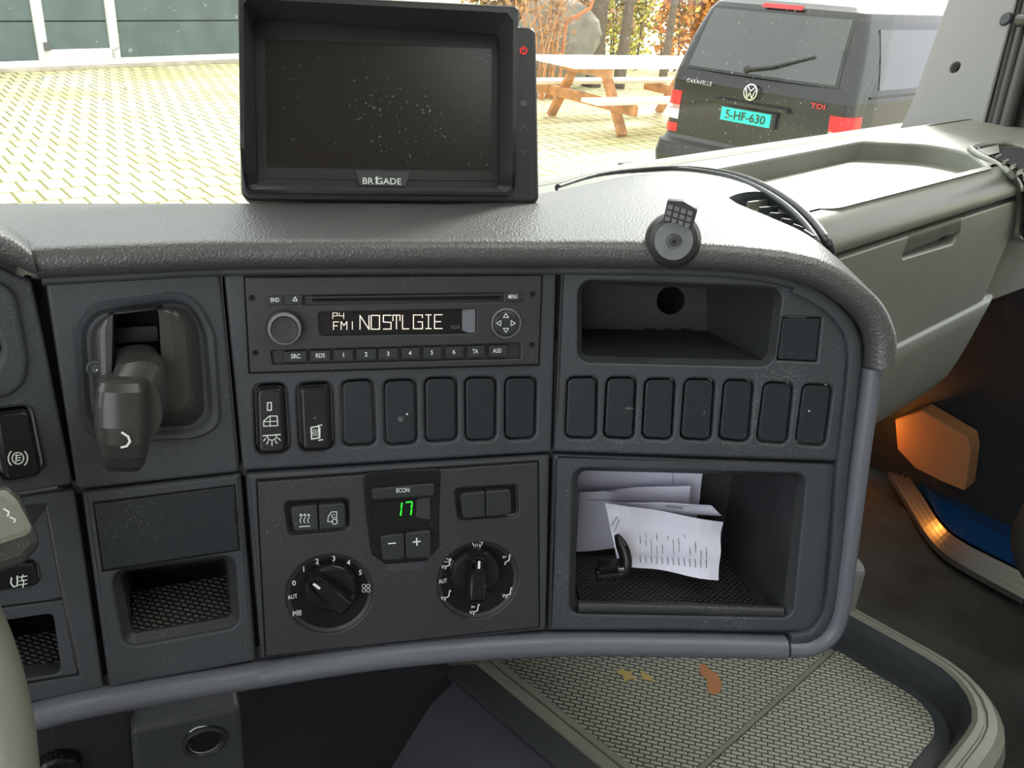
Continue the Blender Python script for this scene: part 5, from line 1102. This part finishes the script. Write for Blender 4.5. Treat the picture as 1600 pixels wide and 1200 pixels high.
def vside(y, z, o=.0, s_=1): return vw(s_*(itp(hw, z)+o), y, z)
mb = MB(); zsq = [.22, .30, .42, .55, .62, .70, .95, 1.10, 1.20, 1.26, 1.32, 1.45, 1.60, 1.72, 1.84, 1.90, 1.94, 1.965, 1.98]
loft(mb, [[vw(x, y, z) for x, y in vring(z)] for z in zsq], 'car', cap1=True, cap0=True); mb.build('body', van)
def patch(name, fn, us, vs, m, th=.008, label=None):
    mb = MB(); A = [[fn(u_, v_, th) for u_ in us] for v_ in vs]; loft(mb, A, m, closed=False)
    B = [[fn(u_, v_, -.002) for u_ in us] for v_ in vs]; e1 = A[0]+[r_[-1] for r_ in A[1:]]+A[-1][::-1][1:]+[r_[0] for r_ in A[::-1]][1:-1]; e2 = B[0]+[r_[-1] for r_ in B[1:]]+B[-1][::-1][1:]+[r_[0] for r_ in B[::-1]][1:-1]
    strip(mb, e1, e2, m, False); return mb.build(name, van, label=label)
def fr(a, b, n): return [a+(b-a)*k/n for k in range(n+1)]
patch('window_seal', lambda u_, v_, o: vrear(u_*(1-(v_-1.34)*.16), v_, o), fr(-.78, .78, 14), fr(1.315, 1.865, 8), 'cartrim', .006)
patch('rear_window', lambda u_, v_, o: vrear(u_*(1-(v_-1.34)*.16), v_, o), fr(-.755, .755, 14), fr(1.335, 1.845, 8), 'carglass', .012)
patch('brake_light', lambda u_, v_, o: vrear(u_, v_, o), fr(-.20, .20, 6), fr(1.885, 1.92, 2), 'tailred', .012)
patch('side_window', lambda u_, v_, o: vside(u_, v_, o), fr(.45, 2.0, 8), fr(1.30, 1.78, 6), 'carglass', .006); patch('side_window', lambda u_, v_, o: vside(u_, v_, o), fr(2.08, 3.1, 6), fr(1.30, 1.78, 6), 'carglass', .006)
def corner(s_):
    def fn(u_, v_, o):   # wraps from the rear round to the side
        w = itp(hw, v_); y0 = itp(ry, v_)
        if u_ < .55: t = u_/.55; return vw(s_*(w-.17+t*.09), y0-o-.004, v_)
        a = (u_-.55)/.3*pi/2 if u_ < .85 else pi/2; ex_ = max(0, u_-.85)/.15*.10
        return vw(s_*(w-.10+(.10+o)*sin(a)), y0+.10-(.10+o)*cos(a)+ex_, v_)
    return fn
for s_ in (-1, 1):
    for z0, z1, mm in ((.93, 1.10, 'tailred'), (.84, .97, 'tailwhite'), (.72, .80, 'tailred')): patch('tail_light', corner(s_), fr(0, 1, 16), fr(z0, z1, 3), mm, .012)
def onrear(x, z, o): return vrear(x, z, o)
def vflat(mb, pts_, o, m): mb.add([vrear(x, z, o) for x, z in pts_], [list(range(len(pts_)))], m)
mb = MB(); 
for o_, m_ in ((.02, 'cartrim'),): 
    A = [vrear(x, z, 0) for x, z in ((-.29, .90), (.29, .90), (.29, 1.045), (-.29, 1.045))]; B = [vrear(x, z, .03) for x, z in ((-.28, .905), (.28, .905), (.28, 1.04), (-.28, 1.04))]; strip(mb, A, B, m_, False); mb.add(B, [(0, 1, 2, 3)], m_)
mb.build('plate_holder', van)
mb = MB(); vflat(mb, [(-.26, .918), (.26, .918), (.26, 1.032), (-.26, 1.032)], .036, 'plate')
vs, fs, w_, hh_ = tmesh('5-HF-630'); mb.add([vrear(a*.42/w_, .977+b*.078/hh_, .040) for a, b in vs], fs, 'black'); mb.build('number_plate', van, label='turquoise number plate')
mb = MB(); A = [vrear(x, z, .0) for x, z in ((-.42, 1.06), (.42, 1.06), (.38, 1.10), (-.38, 1.10))]; B = [vrear(x, z, .035) for x, z in ((-.40, 1.065), (.40, 1.065), (.38, 1.09), (-.38, 1.09))]; strip(mb, A, B, 'car', False); mb.add(B, [(0, 1, 2, 3)], 'car'); mb.build('handle_bar', van)
mb = MB(); cz = 1.19; cyc = [(cos(2*pi*k/32), sin(2*pi*k/32)) for k in range(32)]
strip(mb, [vrear(a*.072, cz+b*.072, .016) for a, b in cyc], [vrear(a*.060, cz+b*.060, .016) for a, b in cyc], 'chrome', False); strip(mb, [vrear(a*.072, cz+b*.072, 0) for a, b in cyc], [vrear(a*.072, cz+b*.072, .016) for a, b in cyc], 'chrome', False)
def vstroke(mb, pts_, w, o, m):
    for (ax_, az), (bx_, bz) in zip(pts_, pts_[1:]):
        d = V((bx_-ax_, bz-az)).normalized(); n_ = V((-d.y, d.x))*w/2; mb.add([vrear(ax_-n_.x, az-n_.y, o), vrear(bx_-n_.x, bz-n_.y, o), vrear(bx_+n_.x, bz+n_.y, o), vrear(ax_+n_.x, az+n_.y, o)], [(0, 1, 2, 3)], m)
k_ = .058
vstroke(mb, [(-.35*k_*1.6, cz+.75*k_), (-.0, cz+.12*k_), (.35*k_*1.6, cz+.75*k_)], .011, .017, 'chrome')
vstroke(mb, [(-.85*k_, cz+.45*k_), (-.42*k_, cz-.85*k_), (0, cz-.05*k_), (.42*k_, cz-.85*k_), (.85*k_, cz+.45*k_)], .011, .018, 'chrome'); mb.build('badge', van, label='round chrome badge')
def vtext(s_, x, z, wd, h_, m, name, lab):
    mb = MB(); vs, fs, w_, hh_ = tmesh(s_); mb.add([vrear(x+a*wd/w_, z+b*h_/hh_, .014) for a, b in vs], fs, m); mb.build(name, van, label=lab)
vtext('CARAVELLE', -.58, 1.205, .30, .035, 'chrome', 'model_lettering', 'chrome lettering'); vtext('TDI', .66, 1.16, .13, .04, 'tailred', 'engine_lettering', 'red lettering')
mb = MB(); tube(mb, [vrear(-.10, 1.37, .03), vrear(.15, 1.42, .035), vrear(.50, 1.54, .03)], [.016, .012, .008], 'cartrim', 8); lathe(mb, vrear(-.10, 1.37, .0), (vrear(0, 1.3, .2)-vrear(0, 1.3, 0)), [(.03, 0), (.03, .03), (.02, .04)], 'cartrim', 16); mb.build('rear_wiper', van)
mb = MB(); loft(mb, [[vw(x, y, z) for x, y in [( -w_, .25), (-w_, yy+.1), (-w_+.1, yy), (w_-.1, yy), (w_, yy+.1), (w_, .25)]] for z, yy, w_ in ((.34, -.06, .93), (.38, -.14, .965), (.52, -.16, .975), (.64, -.12, .97), (.67, -.02, .95))], 'cartrim', closed=False); mb.build('bumper', van)
mb = MB(); tube(mb, [vside(1.55, 1.14, .03), vside(1.85, 1.14, .04)], .016, 'chrome', 8); mb.build('door_handle', van)
mb = MB(); tube(mb, [vside(.3, .72, .012), vside(4.2, .72, .012)], .014, 'cartrim', 6); mb.build('side_moulding', van)
mb = MB(); tube(mb, [vside(.3, 1.245, .008), vside(3.4, 1.245, .008)], .008, 'cartrim', 6); mb.build('waist_line', van)
for yy in (.95, 3.9):
    for s_ in (-1, 1):
        mb = MB(); ax_ = (vw(1, yy, .3)-vw(0, yy, .3)).normalized()*s_; ax_.z = 0; lathe(mb, V((*vw(s_*.74, yy, 0).xy, .345)), ax_, [(.18, -.02), (.33, -.01), (.345, .03), (.345, .19), (.32, .225), (.22, .225), (.20, .19), (.05, .20)], 'tyre', 36); mb.build('wheel', van)

# autumn hedge behind the table
def tuft(mb, c0, spread, n, size, m):
    for _ in range(n):
        p = c0+V((random.gauss(0, spread[0]), random.gauss(0, spread[1]), random.gauss(0, spread[2])))
        if p.z < .05: p.z = .05+random.random()*.3
        a = V((random.uniform(-1, 1), random.uniform(-1, 1), random.uniform(-.6, .6))).normalized(); b = a.orthogonal().normalized(); s_ = size*random.uniform(.5, 1.3); q = a.cross(b)*s_*.25
        mb.add([p-a*s_, p-b*s_*.5+q, p+a*s_, p+b*s_*.5-q], [(0, 1, 2), (0, 2, 3)], m)
hd0, hd1 = V((-3.5, 21.5, 0)), V((9, 25.5, 0))
spots = [(.20, 'leaf3'), (.29, 'leaf3'), (.38, 'leaf3'), (.47, 'leaf2'), (.56, 'leaf1'), (.65, 'leaf1'), (.74, 'leaf1')]
words = ['thin brown shrub rising behind the top of the monitor', 'brown leaved shrub behind the grey boulder', 'straw brown shrub with bare stems just right of the boulder',
         'yellow green shrub between bare trunks behind the picnic table', 'orange leaved shrub with dark stems directly behind the picnic table', 'dense orange shrub left of the black van', 'orange beech shrub touching the left edge of the van window']
for (t, lm), wd in zip(spots, words):
    b0 = hd0.lerp(hd1, t)+V((random.uniform(-.2, .2), random.uniform(-.3, .3), 0)); e = empty('shrub', b0, wd, 'shrub', 'autumn shrubs behind the yard')
    mb = MB()
    for k in range(30): tuft(mb, b0+V((random.uniform(-.5, .5), random.uniform(-.3, .4), random.uniform(.3, 3.2))), (.2, .2, .28), 110, .085, lm if random.random() < .75 else random.choice(['leaf1', 'leaf2', 'leaf3']))
    mb.build('foliage', e, recalc=False)
    mb = MB()
    for k in range(9):
        x = random.uniform(-.5, .5); q = b0+V((x, random.uniform(-.3, .3), 0)); tube(mb, [q, q+V((random.uniform(-.15, .15), 0, 1.2)), q+V((random.uniform(-.4, .4), random.uniform(-.2, .2), 3.0))], [.03, .02, .01], 'bark', 6)
    mb.build('stems', e)
tg = ['slim grey tree trunk just right of the boulder', 'leaning tree trunk behind the left end of the picnic table', 'dark tree trunk in the orange hedge near the van']
for (x, y), r_, lb_ in (((928, 78), .16, tg[0]), ((972, 76), .10, tg[1]), ((1040, 74), .07, tg[2])):
    b0 = on_z(x, y+8, 0); b0 = V((b0.x*.8, b0.y*.8, 0)) if False else CAM+(ray(x, 120).normalized()*1); d_ = ray(x, 80); d_.z = 0; d_.normalize(); b0 = V((0, 0, 0))+d_*19.3; mb = MB()
    tube(mb, [b0, b0+V((.05, 0, 1.5)), b0+V((.18, .1, 3.4)), b0+V((.2, .1, 5))], [r_*1.3, r_, r_*.85, r_*.7], 'bark', 12); mb.build('tree_trunk', label=lb_, cat='tree', group='bare trunks in the hedge')
# boulder with an orange iron bracket before it
d_ = ray(870, 40); d_.z = 0; d_.normalize(); bc = d_*18.6; mb = MB(); rg = []
for i in range(13):
    t = pi*i/12; rg.append([bc+V((cos(a)*sin(t)*.85*(1+.10*sin(3*a+i)), sin(a)*sin(t)*.6*(1+.08*cos(2*a+i*.7)), .85-.86*cos(t)*(1+.05*sin(a*2)))) for a in [2*pi*j/24 for j in range(24)]])
loft(mb, rg, 'stone'); mb.build('boulder', label='large grey boulder standing in front of the brown shrubs beyond the picnic table', cat='boulder')
d_ = ray(892, 60); d_.z = 0; d_.normalize(); q = d_*17.2; mb = MB()
tube(mb, [q+V((-.15, 0, 0)), q+V((-.13, 0, .9)), q+V((-.1, 0, 1.3)), q+V((.3, 0, 1.55)), q+V((.38, 0, 1.9)), q+V((.3, 0, 2.4))], .03, 'rustiron', 8); mb.build('bent_post', label='bent orange iron post in front of the boulder', cat='post')
d_ = ray(845, 60); d_.z = 0; d_.normalize(); b0 = d_*16.9; e = empty('shrub', b0, 'dry brown twiggy plant in front of the grey boulder, right of the monitor', 'shrub'); mb = MB()
for k in range(10): tuft(mb, b0+V((random.uniform(-.4, .4), random.uniform(-.2, .2), random.uniform(.2, 2.2))), (.16, .16, .25), 60, .06, 'leaf3')
mb.build('foliage', e, recalc=False); mb = MB()
for k in range(26):
    q = b0+V((random.uniform(-.35, .35), random.uniform(-.2, .2), 0)); tube(mb, [q, q+V((random.uniform(-.1, .1), 0, .9)), q+V((random.uniform(-.5, .5), random.uniform(-.2, .2), random.uniform(1.6, 2.4)))], [.016, .012, .006], 'wood', 5)
mb.build('stems', e)
# pale building and trees behind the camera's far field so that the paint has something to mirror
